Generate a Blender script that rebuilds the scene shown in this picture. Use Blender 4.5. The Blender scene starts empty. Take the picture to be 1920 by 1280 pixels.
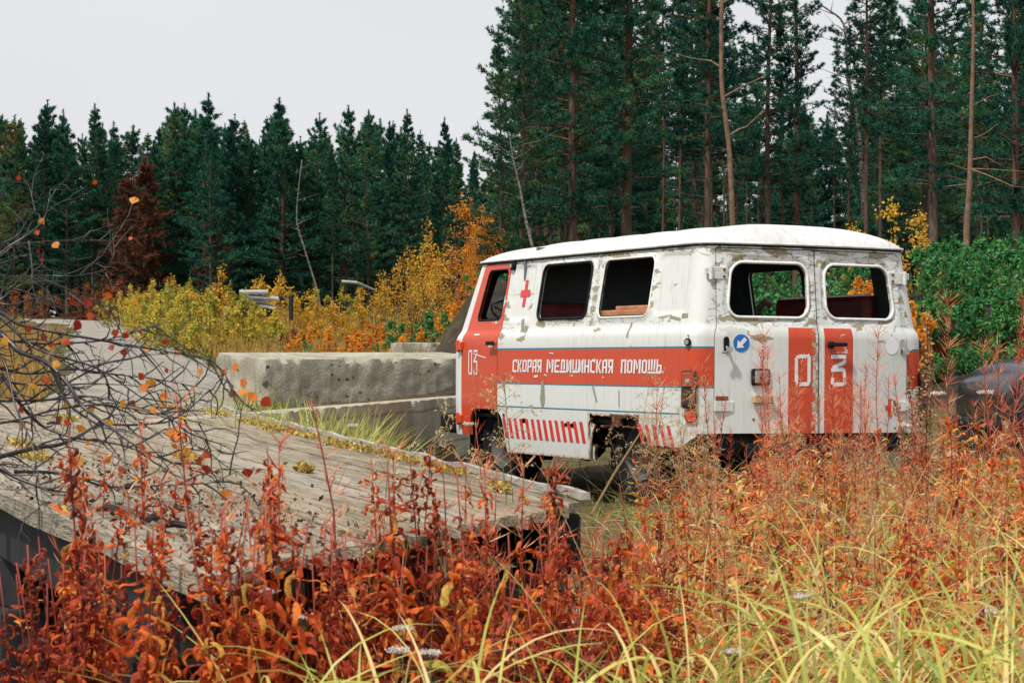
import bpy, math, random
import numpy as np
from mathutils import Vector, noise
R = math.radians
PI = math.pi
scene = bpy.context.scene
col = scene.collection

# ------------------------------------------------------------------ camera
H = 1.14                      # eye height over the ground the van stands on
F = 4208.0                    # focal length in photo pixels (1920 wide)
cd = bpy.data.cameras.new('camera'); cam = bpy.data.objects.new('camera', cd); col.objects.link(cam)
cam.location = (0, 0, H); cam.rotation_euler = (R(90.2), 0, 0)
cd.sensor_width = 36; cd.lens = F / 1920 * 36; cd.clip_end = 3000; cd.clip_start = .05
cd.dof.use_dof = True; cd.dof.focus_distance = 15.5; cd.dof.aperture_fstop = 20
scene.camera = cam
def at(px, py, D): return Vector(((px - 960) / F * D, D, H - (py - 655) / F * D))

# ------------------------------------------------------------------ light
SUN_EL, SUN_AZ = 58, 218      # azimuth measured clockwise from +Y: behind the camera, to the left
w = bpy.data.worlds.new('World'); scene.world = w; w.use_nodes = True
nt = w.node_tree; nt.nodes.clear()
o_ = nt.nodes.new('ShaderNodeOutputWorld'); bg = nt.nodes.new('ShaderNodeBackground')
sky = nt.nodes.new('ShaderNodeTexSky'); sky.sky_type = 'NISHITA'; sky.sun_disc = False
sky.sun_elevation = R(SUN_EL); sky.sun_rotation = R(SUN_AZ)
mixc = nt.nodes.new('ShaderNodeMix'); mixc.data_type = 'RGBA'; mixc.inputs[0].default_value = .93
# cloud layer: pale grey, a little brighter overhead, soft mottling
tc = nt.nodes.new('ShaderNodeTexCoord'); sp = nt.nodes.new('ShaderNodeSeparateXYZ')
nz = nt.nodes.new('ShaderNodeTexNoise'); nz.inputs['Scale'].default_value = 2.2; nz.inputs['Detail'].default_value = 4
cr = nt.nodes.new('ShaderNodeValToRGB'); cr.color_ramp.elements[0].color = (6.9, 6.9, 7.15, 1); cr.color_ramp.elements[1].color = (8.0, 7.85, 7.95, 1)
cr.color_ramp.elements[0].position = .35; cr.color_ramp.elements[1].position = .65
nt.links.new(tc.outputs['Generated'], nz.inputs['Vector']); nt.links.new(nz.outputs[0], cr.inputs[0])
nt.links.new(sky.outputs[0], mixc.inputs[6]); nt.links.new(cr.outputs[0], mixc.inputs[7])
nt.links.new(mixc.outputs[2], bg.inputs[0]); bg.inputs[1].default_value = .11
nt.links.new(bg.outputs[0], o_.inputs[0])
sd = bpy.data.lights.new('sun', 'SUN'); sd.energy = 4.1; sd.angle = R(3); sd.color = (1, .955, .89)
so = bpy.data.objects.new('sun', sd); col.objects.link(so)
d = Vector((math.sin(R(SUN_AZ)) * math.cos(R(SUN_EL)), math.cos(R(SUN_AZ)) * math.cos(R(SUN_EL)), math.sin(R(SUN_EL))))
so.rotation_euler = (-d).to_track_quat('-Z', 'Y').to_euler()
vs = scene.view_settings; vs.view_transform = 'Standard'; vs.look = 'None'; vs.exposure = 0.06; vs.gamma = 1

# ------------------------------------------------------------------ helpers
def tag(o, label=None, cat=None, group=None, kind=None):
    if label: o['label'] = label
    if cat: o['category'] = cat
    if group: o['group'] = group
    if kind: o['kind'] = kind
    return o
def empty(name, loc=(0, 0, 0), rz=0, label=None, cat=None, group=None):
    o = bpy.data.objects.new(name, None); o.location = loc; o.rotation_euler = (0, 0, rz); o.empty_display_size = .2
    col.objects.link(o); return tag(o, label, cat, group)
def copy_tree(o, parent=None):
    c = o.copy(); col.objects.link(c); c.parent = parent
    for ch in list(o.children): copy_tree(ch, c)
    return c
def mobj(name, V, Fc, mats, parent=None, mi=None, rnd=None, va=None, smooth=False, uv=None):
    me = bpy.data.meshes.new(name)
    if isinstance(Fc, np.ndarray) and Fc.ndim == 2:
        V = np.asarray(V, np.float32); n, k = Fc.shape
        me.vertices.add(len(V)); me.vertices.foreach_set('co', V.ravel())
        me.loops.add(n * k); me.loops.foreach_set('vertex_index', Fc.astype(np.int32).ravel())
        me.polygons.add(n); me.polygons.foreach_set('loop_start', (np.arange(n) * k).astype(np.int32))
        try: me.polygons.foreach_set('loop_total', np.full(n, k, np.int32))
        except Exception: pass
        me.update(calc_edges=True)
    else:
        me.from_pydata([tuple(p) for p in V], [], Fc); me.update()
    for m in (mats if isinstance(mats, (list, tuple)) else [mats]): me.materials.append(m)
    if mi is not None: me.polygons.foreach_set('material_index', np.asarray(mi, np.int32))
    if smooth: me.polygons.foreach_set('use_smooth', np.ones(len(me.polygons), bool))
    if rnd is not None:
        a = me.attributes.new('rnd', 'FLOAT', 'FACE'); a.data.foreach_set('value', np.asarray(rnd, np.float32))
    if va:
        for kk, vv in va.items():
            a = me.attributes.new(kk, 'FLOAT', 'POINT'); a.data.foreach_set('value', np.asarray(vv, np.float32))
    o = bpy.data.objects.new(name, me); col.objects.link(o)
    if parent: o.parent = parent
    return o
class MB:
    def __init__(s): s.v = []; s.f = []; s.m = []; s.r = []
    def add(s, vs, fs, m=0, r=0.):
        b = len(s.v); s.v += [tuple(p) for p in vs]
        for f in fs: s.f.append(tuple(i + b for i in f)); s.m.append(m); s.r.append(r)
    def box(s, c, sz, m=0, rz=0, M=None, taper=1.0, r=0.):
        vs = []
        for k in (-1, 1):
            t = taper if k > 0 else 1
            for (i, j) in ((-1, -1), (1, -1), (1, 1), (-1, 1)):
                p = Vector((i * sz[0] / 2 * t, j * sz[1] / 2 * t, k * sz[2] / 2))
                if M is not None: p = M @ p
                if rz: p = Vector((p.x * math.cos(rz) - p.y * math.sin(rz), p.x * math.sin(rz) + p.y * math.cos(rz), p.z))
                vs.append(p + Vector(c))
        s.add(vs, [(3, 2, 1, 0), (4, 5, 6, 7), (0, 1, 5, 4), (1, 2, 6, 5), (2, 3, 7, 6), (3, 0, 4, 7)], m, r)
    def tube(s, pts, rad, n=6, m=0, cap=True, r=0.):
        pts = [Vector(p) for p in pts]; k = len(pts)
        rad = rad if isinstance(rad, (list, tuple)) else [rad] * k
        vs = []; up = None
        for i, p in enumerate(pts):
            t = (pts[min(i + 1, k - 1)] - pts[max(i - 1, 0)])
            if t.length < 1e-9: t = Vector((0, 0, 1))
            t.normalize()
            if up is None: up = Vector((0, 0, 1)) if abs(t.z) < .9 else Vector((1, 0, 0))
            a = t.cross(up)
            if a.length < 1e-6: a = t.orthogonal()
            a.normalize(); b = t.cross(a); up = -b if False else a.cross(t)
            for j in range(n):
                q = 2 * PI * j / n
                vs.append(p + (a * math.cos(q) + b * math.sin(q)) * rad[i])
        fs = [(i * n + j, i * n + (j + 1) % n, (i + 1) * n + (j + 1) % n, (i + 1) * n + j) for i in range(k - 1) for j in range(n)]
        if cap: fs += [tuple(range(n))[::-1], tuple((k - 1) * n + j for j in range(n))]
        s.add(vs, fs, m, r)
    def disc(s, c, nrm, rad, th, n=20, m=0):
        nrm = Vector(nrm).normalized(); c = Vector(c)
        s.tube([c, c + nrm * th], rad, n, m)
    def lathe(s, prof, axis_o, n=32, m=0, axis='y'):
        vs = []
        for (r_, h_) in prof:
            for j in range(n):
                q = 2 * PI * j / n
                if axis == 'y': p = (r_ * math.cos(q), h_, r_ * math.sin(q))
                else: p = (r_ * math.cos(q), r_ * math.sin(q), h_)
                vs.append(Vector(p) + Vector(axis_o))
        fs = [(i * n + j, i * n + (j + 1) % n, (i + 1) * n + (j + 1) % n, (i + 1) * n + j) for i in range(len(prof) - 1) for j in range(n)]
        s.add(vs, fs, m)
    def build(s, name, mats, parent=None, smooth=False, bevel=0):
        o = mobj(name, s.v, s.f, mats, parent, s.m, s.r, smooth=smooth)
        if bevel:
            b = o.modifiers.new('bevel', 'BEVEL'); b.width = bevel; b.segments = 2; b.limit_method = 'ANGLE'
        return o

# ------------------------------------------------------------------ materials
def newmat(name):
    m = bpy.data.materials.new(name); m.use_nodes = True; t = m.node_tree; t.nodes.clear()
    out = t.nodes.new('ShaderNodeOutputMaterial'); return m, t, out
class G:   # tiny node-graph helper
    def __init__(s, name):
        s.m, s.t, s.out = newmat(name)
    def n(s, typ, **kw):
        nd = s.t.nodes.new(typ)
        for k, v in kw.items():
            if k.startswith('i_'):
                key = k[2:]; key = int(key) if key.isdigit() else key
                s.set(nd.inputs[key], v)
            else: setattr(nd, k, v)
        return nd
    def set(s, inp, v):
        if isinstance(v, bpy.types.NodeSocket): s.t.links.new(v, inp)
        else: inp.default_value = v
    def math(s, op, a, b=None, clamp=False):
        nd = s.t.nodes.new('ShaderNodeMath'); nd.operation = op; nd.use_clamp = clamp
        s.set(nd.inputs[0], a)
        if b is not None: s.set(nd.inputs[1], b)
        return nd.outputs[0]
    def mix(s, f, a, b):
        nd = s.t.nodes.new('ShaderNodeMix'); nd.data_type = 'RGBA'
        s.set(nd.inputs[0], f); s.set(nd.inputs[6], a if isinstance(a, bpy.types.NodeSocket) else tuple(a) + (1,))
        s.set(nd.inputs[7], b if isinstance(b, bpy.types.NodeSocket) else tuple(b) + (1,)); return nd.outputs[2]
    def coord(s, kind='Object', scale=(1, 1, 1), rot=(0, 0, 0)):
        tc = s.t.nodes.new('ShaderNodeTexCoord'); mp = s.t.nodes.new('ShaderNodeMapping')
        mp.inputs['Scale'].default_value = scale; mp.inputs['Rotation'].default_value = rot
        s.t.links.new(tc.outputs[kind], mp.inputs[0]); return mp.outputs[0]
    def noise(s, vec, scale, detail=4, rough=.55, dist=0):
        nd = s.n('ShaderNodeTexNoise'); s.set(nd.inputs['Vector'], vec)
        nd.inputs['Scale'].default_value = scale; nd.inputs['Detail'].default_value = detail
        nd.inputs['Roughness'].default_value = rough; nd.inputs['Distortion'].default_value = dist
        return nd.outputs[0]
    def ramp(s, f, stops, interp='LINEAR'):
        nd = s.n('ShaderNodeValToRGB'); s.set(nd.inputs[0], f); cr = nd.color_ramp; cr.interpolation = interp
        while len(cr.elements) < len(stops): cr.elements.new(.5)
        for e, (p, c) in zip(cr.elements, stops):
            e.position = p; e.color = (tuple(c) + (1,)) if not isinstance(c, (int, float)) else (c, c, c, 1)
        return nd.outputs[0]
    def attr(s, name):
        nd = s.n('ShaderNodeAttribute'); nd.attribute_name = name; return nd.outputs['Fac']
    def rand(s): return s.n('ShaderNodeObjectInfo').outputs['Random']
    def pbr(s, colr, rough=.6, bump=None, bstr=.3, bdist=.01, metal=0, spec=.5, coat=0):
        p = s.n('ShaderNodeBsdfPrincipled'); s.set(p.inputs['Base Color'], colr if isinstance(colr, bpy.types.NodeSocket) else tuple(colr) + (1,))
        s.set(p.inputs['Roughness'], rough); p.inputs['Metallic'].default_value = metal
        p.inputs['Specular IOR Level'].default_value = spec; p.inputs['Coat Weight'].default_value = coat
        if bump is not None:
            b = s.n('ShaderNodeBump'); b.inputs['Strength'].default_value = bstr; b.inputs['Distance'].default_value = bdist
            s.set(b.inputs['Height'], bump); s.t.links.new(b.outputs[0], p.inputs['Normal'])
        s.t.links.new(p.outputs[0], s.out.inputs[0]); return s.m
    def leafy(s, colr, trans=.4, rough=.55, spec=.3, tcol=None):
        p = s.n('ShaderNodeBsdfPrincipled'); s.set(p.inputs['Base Color'], colr); p.inputs['Roughness'].default_value = rough
        p.inputs['Specular IOR Level'].default_value = spec
        tr = s.n('ShaderNodeBsdfTranslucent'); s.set(tr.inputs[0], tcol if tcol is not None else colr)
        mx = s.n('ShaderNodeMixShader'); mx.inputs[0].default_value = trans
        s.t.links.new(p.outputs[0], mx.inputs[1]); s.t.links.new(tr.outputs[0], mx.inputs[2])
        s.t.links.new(mx.outputs[0], s.out.inputs[0]); return s.m

def simple(name, c, rough=.6, metal=0, var=.25, sc=12, bstr=.15, spec=.5):
    g = G(name); v = g.coord(); n = g.noise(v, sc, 5)
    a = tuple(x * (1 - var) for x in c); b = tuple(min(1, x * (1 + var)) for x in c)
    return g.pbr(g.ramp(n, [(.3, a), (.7, b)]), rough, n, bstr, .004, metal, spec)

def leafmat(name, stops, trans=.4, ovar=.35, rough=.5, spec=.3, spots=0):
    """stops: colours picked by per-face rnd, shifted a little per object"""
    g = G(name); r = g.attr('rnd'); orr = g.rand()
    f = g.math('ADD', r, g.math('MULTIPLY', g.math('SUBTRACT', orr, .5), ovar), True)
    cc = g.ramp(f, stops)
    if spots:   # dry brown blotches and paler veins, fixed to the leaf
        cc = g.mix(g.math('MULTIPLY', g.ramp(g.noise(g.coord(), 70, 4, .7), [(.50, 0), (.60, 1)]), spots), cc, (.10, .035, .02))
        cc = g.mix(g.math('MULTIPLY', g.ramp(g.noise(g.coord(), 160, 3, .6), [(.56, 0), (.66, 1)]), spots * .6), cc, (.62, .40, .22))
    return g.leafy(cc, trans, rough, spec)

def paintmat(name, base, under=(.30, .27, .18), rough=.42, dirt=.5):
    g = G(name); v = g.coord()
    wear = g.attr('wear'); rust = g.attr('rust')
    # blocky flakes: stretched voronoi cells broken up by noise
    vo = g.n('ShaderNodeTexVoronoi', distance='CHEBYCHEV'); vo.inputs['Scale'].default_value = 6.5
    mp = g.coord(scale=(1.1, 1.1, 3.2)); nn = g.noise(mp, 3, 6, .6)
    ad = g.n('ShaderNodeVectorMath', operation='ADD'); g.t.links.new(mp, ad.inputs[0])
    sc = g.n('ShaderNodeVectorMath', operation='SCALE'); g.t.links.new(g.n('ShaderNodeTexNoise', i_Vector=mp, i_Scale=6., i_Detail=5.).outputs['Color'], sc.inputs[0]); sc.inputs['Scale'].default_value = .22
    g.t.links.new(sc.outputs[0], ad.inputs[1]); g.t.links.new(ad.outputs[0], vo.inputs['Vector'])
    sepc = g.n('ShaderNodeSeparateColor'); g.t.links.new(vo.outputs['Color'], sepc.inputs[0])
    cell = g.math('MULTIPLY', g.math('ADD', sepc.outputs[0], g.math('MULTIPLY', nn, .8)), .62)
    flake = g.math('GREATER_THAN', g.math('ADD', cell, g.math('MULTIPLY', wear, .50)), .93)
    grey = g.math('GREATER_THAN', sepc.outputs[1], .6)
    fcol = g.mix(grey, under, (.50, .53, .48))
    # thin crack lines where wear is high
    vo2 = g.n('ShaderNodeTexVoronoi', feature='DISTANCE_TO_EDGE'); vo2.inputs['Scale'].default_value = 7; g.t.links.new(ad.outputs[0], vo2.inputs['Vector'])
    crack = g.math('MULTIPLY', g.math('LESS_THAN', vo2.outputs['Distance'], .035), g.math('GREATER_THAN', wear, .38))
    # dirt streaks running down
    st = g.noise(g.coord(scale=(22, 22, .9)), 1.6, 5, .62)
    big = g.noise(v, 1.4, 3)
    smask = g.math('MULTIPLY', g.ramp(st, [(.52, 0), (.68, 1)]), g.ramp(big, [(.40, 0), (.62, 1)]))
    spk = g.ramp(g.noise(v, 55, 3), [(.66, 0), (.72, 1)])
    c0 = g.mix(g.math('MULTIPLY', g.noise(v, 3.5, 5), .30), base, tuple(x * .82 for x in base))
    c1 = g.mix(g.math('MULTIPLY', smask, dirt), c0, tuple(x * .45 for x in (base[0] * .85, base[1] * .95, base[2] * .85)))
    c1 = g.mix(g.math('MULTIPLY', spk, .25), c1, (.25, .2, .14))
    c2 = g.mix(flake, c1, fcol)
    c3 = g.mix(g.math('MULTIPLY', crack, .65), c2, (.12, .11, .08))
    rn = g.noise(v, 26, 6, .7)
    rm = g.math('GREATER_THAN', g.math('ADD', rust, g.math('MULTIPLY', rn, 1.0)), 1.12)
    rs = g.ramp(g.math('ADD', rust, g.math('MULTIPLY', rn, .8)), [(.72, 0), (1.1, .75)])
    c4 = g.mix(rs, c3, (.42, .22, .09))
    c5 = g.mix(rm, c4, g.ramp(g.noise(v, 60, 4), [(.35, (.03, .012, .008)), (.65, (.16, .055, .02))]))
    hh = g.math('SUBTRACT', 1, g.math('ADD', flake, rm, True))
    return g.pbr(c5, g.math('ADD', rough, g.math('MULTIPLY', g.math('ADD', flake, rm, True), .4)), hh, .5, .003)
# ------------------------------------------------------------------ THE AMBULANCE VAN
white_p = paintmat('van_white_paint', (.655, .675, .645))
red_p = paintmat('van_red_paint', (.56, .062, .018), under=(.55, .5, .42), rough=.38, dirt=.35)
teal_p = paintmat('van_teal_line', (.02, .17, .24), dirt=.2)
g = G('van_roof_paint'); v = g.coord(); n = g.noise(v, 2.0, 6, .65); st = g.noise(g.coord(scale=(1.5, 7, 2)), 2.5, 6, .65)
c = g.ramp(n, [(.3, (.50, .50, .49)), (.65, (.66, .66, .66))]); c = g.mix(g.ramp(st, [(.52, 0), (.70, .55)]), c, (.30, .30, .24)); c = g.mix(g.ramp(g.noise(v, 24, 4), [(.66, 0), (.72, .6)]), c, (.20, .15, .10))
roof_p = g.pbr(c, .45, n, .2, .01)
inner_p = simple('van_inner_lining', (.05, .075, .075), .75, var=.4, sc=5)
rubber = simple('black_rubber', (.010, .012, .014), .75, var=.4, spec=.15)
dark_metal = simple('oily_dark_metal', (.010, .011, .012), .7, var=.5, sc=9, spec=.2)
chrome = simple('dull_chrome', (.55, .55, .54), .3, 1, var=.2)
seat_m = simple('maroon_leatherette', (.17, .02, .022), .45, var=.35, sc=7)
letter_p = simple('letter_paint', (.72, .73, .74), .5, var=.08, sc=14)
red_flat = simple('red_marking_paint', (.60, .035, .03), .45, var=.12, sc=14)
blue_flat = simple('blue_sticker', (.005, .14, .46), .35, var=.06)
amber = simple('amber_lens', (.30, .055, .02), .4, var=.2)
redlens = simple('red_lens', (.65, .02, .015), .2, var=.15)
rusty = simple('rusty_iron', (.16, .06, .025), .85, var=.5, sc=18, bstr=.4)
tan_m = simple('tan_foam', (.35, .24, .13), .8)
olive = simple('old_olive_primer', (.25, .25, .17), .7, var=.2, sc=20)

wz = ([.25, .45, .7, 1.18, 1.235, 1.262, 1.285, 1.30, 1.33, 1.86, 1.9], [.950, .965, .972, .972, .968, .958, .942, .936, .930, .842, .835])
rzv = ([.25, 1.22, 1.262, 1.30, 1.86], [0, 0, .008, .022, .072])
fzv = ([.25, .5, 1.1, 1.22, 1.30, 1.86], [.05, .01, 0, .01, .05, .31])
# reference outline (left half), rear centre -> front centre
_o = []
for i in range(60):
    y = .85 * i / 60; _o.append((-1.0 - .05 * (1 - (y / .85) ** 2), y))
for i in range(16):
    a = PI - PI / 2 * i / 15; _o.append((-.88 + .12 * math.cos(a), .85 + .12 * math.sin(a)))
for i in range(1, 60): _o.append((-.88 + (2.90 + .88) * i / 60, .97))
for i in range(24):
    a = PI / 2 - PI / 2 * i / 23; _o.append((2.90 + .27 * math.cos(a), .70 + .27 * math.sin(a)))
for i in range(1, 41):
    y = .70 * (1 - i / 40); _o.append((3.17 + .06 * (1 - (y / .70) ** 2), y))
_o = np.array(_o); _s = np.concatenate([[0], np.cumsum(np.hypot(*np.diff(_o, axis=0).T))]); LT = _s[-1]
_imx = 76
def SX(x): return float(np.interp(x, _o[75:135, 0], _s[75:135]))      # straight side only
def SF(y): return LT - float(np.interp(y, [0, .70], [0, _s[-1] - _s[-41]]))
def refxy(s):
    a = abs(s); x = np.interp(a, _s, _o[:, 0]); y = np.interp(a, _s, _o[:, 1]); return float(x), float(y) * (1 if s >= 0 else -1)
def P(s, z, off=0.0):
    def q(s_):
        x0, y0 = refxy(s_); y = y0 * float(np.interp(z, *wz)) / .97
        wf = min(max((x0 - 2.1) / 1.07, 0), 1.1); wr = min(max((-.4 - x0) / .6, 0), 1)
        return Vector((x0 - float(np.interp(z, *fzv)) * wf + float(np.interp(z, *rzv)) * wr, y, z))
    p = q(s)
    if off:
        e = 1e-3; s1 = max(-LT, min(LT, s - e)); s2 = max(-LT, min(LT, s + e))
        t = q(s2) - q(s1); n = Vector((-t.y, t.x, 0)); n.normalize()
        p = p + n * off
    return p
def side(x, z, off=0.0): return P(SX(x), z, off)
def rear(y, z, off=0.0):      # physical y at height z
    return P(y * .97 / float(np.interp(z, *wz)) * 1.003, z, off)
def rr(s, z, s0, s1, z0, z1, r):
    cx, cz, hx, hz = (s0 + s1) / 2, (z0 + z1) / 2, (s1 - s0) / 2 - r, (z1 - z0) / 2 - r
    dx, dz = abs(s - cx) - hx, abs(z - cz) - hz
    return math.hypot(max(dx, 0), max(dz, 0)) + min(max(dx, dz), 0) - r
W1 = (SX(.665), SX(1.50), 1.368, 1.796, .07); W2 = (SX(-.29), SX(.48), 1.368, 1.796, .07)
WA = (-SX(1.23), -SX(.46), 1.368, 1.78, .06); WB = (-SX(.30), -SX(-.5), 1.368, 1.78, .06)
WL = (.05, .715, 1.358, 1.730, .095); WR = (-.745, -.115, 1.358, 1.730, .095)
DW = (SX(2.19), SX(2.68), 1.378, 1.79, .05); DWR = (-SX(2.68), -SX(2.19), 1.378, 1.79, .05)
WSL = (SF(.70), SF(.05), 1.40, 1.80, .06); WSR = (-SF(.05), -SF(.70), 1.40, 1.80, .06)
def seamy(z): return float(np.interp(z, [.5, 1.28, 1.835], [.800, .800, .862]))
def rdoorL(s, z): return max(-(s + .018), s - seamy(z), .545 - z, z - 1.832)
def rdoorR(s, z): return max(s + .026, -s - seamy(z), .545 - z, z - 1.832)
fd0, fd1 = SX(2.135), SX(2.885)
def fdoor(s, z): return max(fd0 - s, s - fd1, .43 - z, z - 1.842)
def arch(x, z, n=0):      # front wheel opening, left and right
    return rr(x, z, 2.06 + (.64 - z) * -.28, 2.665, -.6, .652, .13)
def nz_(x, z, sc, seed=0): return noise.noise(Vector((x * sc, z * sc, seed)))
def rholes(x, z):
    j = nz_(x, z, 16, 3) * .018 + nz_(x, z, 45, 5) * .008
    a = rr(x, z, -.36 - (.5 - z) * .25, .44, -.6, .565, .12)
    b = rr(x, z, .17, .515, .53, .642, .02); c = rr(x, z, -.20, .035, .575, .636, .02)
    d_ = rr(x, z, .40, .535, .43, .60, .03)
    e = min(rr(x, z, 1.985, 2.03, .585, .615, .01), rr(x, z, 1.60, 1.70, .555, .585, .012), rr(x, z, .76, .93, .545, .565, .008))
    return min(a, b, c, d_, e) + j
def zbot(s):
    a = abs(s)
    if a < .93: return .545
    x = refxy(a)[0]
    if x > 2.3: return .43
    if x < -.3: return .445 + .1 * max(0, (-x - .86) / .14)
    return .31 + nz_(x, .3, 14, 9) * .006
def body_keep(s, z):
    x = refxy(abs(s))[0]; dd = [z - zbot(s)]
    if abs(s) < 1.4:
        dd += [rdoorL(s, z) - .0035, rdoorR(s, z) - .0035]
    if s > SX(-.87):
        dd += [rr(s, z, *W1), rr(s, z, *W2), fdoor(s, z) - .0035]
        if s < fd1 + .1: dd += [arch(x, z), rholes(x, z)]
    if s < -SX(-.87):
        dd += [rr(s, z, *WA), rr(s, z, *WB), rr(s, z, *DWR), arch(x, z), rr(x, z, -.38, .44, -.6, .6, .15)]
    dd += [rr(s, z, *WSL), rr(s, z, *WSR)]
    return min(dd)
REC = [(SX(-.82), SX(-.35), 1.365, 1.812, .05), (SX(1.66), SX(2.05), 1.365, 1.812, .05)]
def emboss(s, z):
    o = 0
    for q in REC:
        d_ = rr(s, z, *q); o -= .011 * min(1, max(0, -d_ / .018))
    for q in (W1, W2):
        d_ = rr(s, z, *q); o += .010 * max(0, 1 - max(0, d_ - .02) / .015) if d_ < .035 else 0
    for q in (WL, WR):
        d_ = rr(s, z, *q)
        if d_ < .045: o -= .012 * min(1, (.045 - d_) / .012)
    # pressed seams of the side panels
    for xs in (-.128, .565, 1.60):
        if s > SX(-.87): o -= .004 * max(0, 1 - abs(s - SX(xs)) / .009)
    return o
def wearf(s, z):
    w_ = 0
    for q, k in ((W1, .62), (W2, .78), (WL, 1.12), (WR, .85), (DW, .25)):
        d_ = rr(s, z, *q); w_ = max(w_, k * math.exp(-max(0, d_) / (.055 if abs(s) < 1 else .036)) if d_ > -.01 else 0)
    if z > 1.3:
        for ss, k in ((0., .95), (.83, .9), (-.83, .9), (SX(.58), .75), (SX(-.128), .45)):
            w_ = max(w_, k * math.exp(-abs(s - ss) / .045))
        if abs(s) < 1.3: w_ = max(w_, .85 * math.exp(-abs(z - 1.81) / .035))
        if s > 1.2 and s < fd0: w_ = max(w_, .62 * math.exp(-abs(z - 1.84) / .03), .5 * math.exp(-abs(z - 1.335) / .03))
    elif abs(s) < .022: w_ = .8
    if fd0 - .5 < s < fd0 and 1.15 < z < 1.6: w_ = max(w_, .30)
    w_ += .14 * (nz_(s, z, 3.5, 1) + .3)
    return max(0, min(1.1, w_))
def rustf(s, z):
    x = refxy(abs(s))[0]; r_ = 0
    if s > SX(-.87) and s < fd0 + .1:
        r_ = max(r_, .75 * math.exp(-max(0, rholes(x, z)) / .016))
        r_ = max(r_, .62 * math.exp(-max(0, z - zbot(s)) / .028))
        if -.25 < x < .20 and .54 < z < .66: r_ = max(r_, .72)
        if -.40 < x < .56 and .44 < z < .668: r_ = max(r_, .46)
    r_ = max(r_, .42 * math.exp(-abs(z - 1.855) / .008), .35 * math.exp(-max(0, z - zbot(s)) / .02))
    if abs(s) < .05 and z < 1.3: r_ = max(r_, .38)
    return r_
def fill(keys, step):
    keys = sorted(set(round(k, 4) for k in keys)); out = [keys[0]]
    for a, b in zip(keys, keys[1:]):
        n = max(1, int(math.ceil((b - a) / step)))
        out += [a + (b - a) * i / n for i in range(1, n + 1)]
    return out
def panel(name, cols, rows, keep, matf, mats, parent, thick=.022, fine=.02, off=0.0, emb=True):
    nc, nr = len(cols), len(rows)
    sv = np.array([[(c, r_) for r_ in rows] for c in cols], float)
    sd_ = np.zeros((nc, nr))
    for i in range(nc):
        for j in range(nr): sd_[i, j] = keep(*sv[i, j])
    keepf = {}
    for i in range(nc - 1):
        for j in range(nr - 1):
            c = (sv[i, j] + sv[i + 1, j + 1]) / 2; keepf[i, j] = keep(*c) > 0
    for i in range(nc):
        for j in range(nr):
            a = [keepf.get((i + p, j + q)) for p in (-1, 0) for q in (-1, 0)]; a = [t for t in a if t is not None]
            if any(a) and (not all(a)):
                s_, z_ = sv[i, j]
                for _ in range(3):
                    e = 1e-3; k0 = keep(s_, z_)
                    gs, gz = (keep(s_ + e, z_) - k0) / e, (keep(s_, z_ + e) - k0) / e; l = gs * gs + gz * gz
                    if l < .05: break
                    ds, dz = -k0 * gs / l, -k0 * gz / l; m_ = math.hypot(ds, dz)
                    if m_ > fine * .9: ds *= fine * .9 / m_; dz *= fine * .9 / m_
                    s_ += ds; z_ += dz
                if math.hypot(s_ - sv[i, j][0], z_ - sv[i, j][1]) < fine: sv[i, j] = (s_, z_)
    ids = -np.ones((nc, nr), int); V = []; wa = []; ru = []; Fc = []; mi = []
    def vid(i, j):
        if ids[i, j] < 0:
            ids[i, j] = len(V); s_, z_ = sv[i, j]
            V.append(P(s_, z_, off + (emboss(s_, z_) if emb else 0))); wa.append(wearf(s_, z_)); ru.append(rustf(s_, z_))
        return ids[i, j]
    for i in range(nc - 1):
        for j in range(nr - 1):
            if keepf[i, j]:
                Fc.append((vid(i, j), vid(i, j + 1), vid(i + 1, j + 1), vid(i + 1, j)))
                mi.append(matf((cols[i] + cols[i + 1]) / 2, (rows[j] + rows[j + 1]) / 2))
    o = mobj(name, V, Fc, mats, parent, mi, va={'wear': wa, 'rust': ru}, smooth=True)
    so_ = o.modifiers.new('thickness', 'SOLIDIFY'); so_.thickness = thick; so_.offset = -1
    so_.material_offset = 5; so_.use_rim = True; so_.material_offset_rim = 0
    es = o.modifiers.new('split', 'EDGE_SPLIT'); es.split_angle = R(50)
    return o

van = empty('ambulance_van', (1.6708, 16.6845, 0), 0, 'abandoned white and red ambulance minibus with rusted arches and missing windows', 'van')
van.rotation_euler = (.0114, .0044, R(90) + .44644)
zrows = fill([.31, .42, .445, .545, .672, .684, .858, .870, 1.133, 1.146, 1.20, 1.225, 1.245, 1.26, 1.272, 1.285, 1.297, 1.31, 1.358, 1.368, 1.73, 1.78, 1.796, 1.842, 1.87], .022)
def bmat(s, z):
    if s > .79 and s < fd0 or s < -.79 and s > -fd0:
        if .870 < z < 1.133: return 1
        if 1.133 < z < 1.146 or .858 < z < .870: return 2
        if .672 < z < .684 and s > SX(-.82): return 2
    if abs(s) > fd0 and z < 1.842: return 1 if s < 0 and abs(s) < fd1 or z < 1.24 and False else 0
    return 0
mats3 = [white_p, red_p, teal_p, inner_p]
Lc = fill([0, .80, .93, SX(-.87), SX(-.5), SX(.2), SX(2.06), fd0, SX(2.66), fd1, LT - .75, LT], .021)
Lc_fine = sorted(set(Lc) | set(np.round(np.arange(SX(-.45), SX(.6), .0105), 4)))
panel('body', [-c for c in fill([0, .80, .93, SX(.3), fd0, fd1, LT], .035)[::-1]][:-1] + Lc_fine,
      sorted(set(zrows) | set(np.round(np.arange(.44, .66, .011), 4))), body_keep, bmat, mats3, van)
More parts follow.
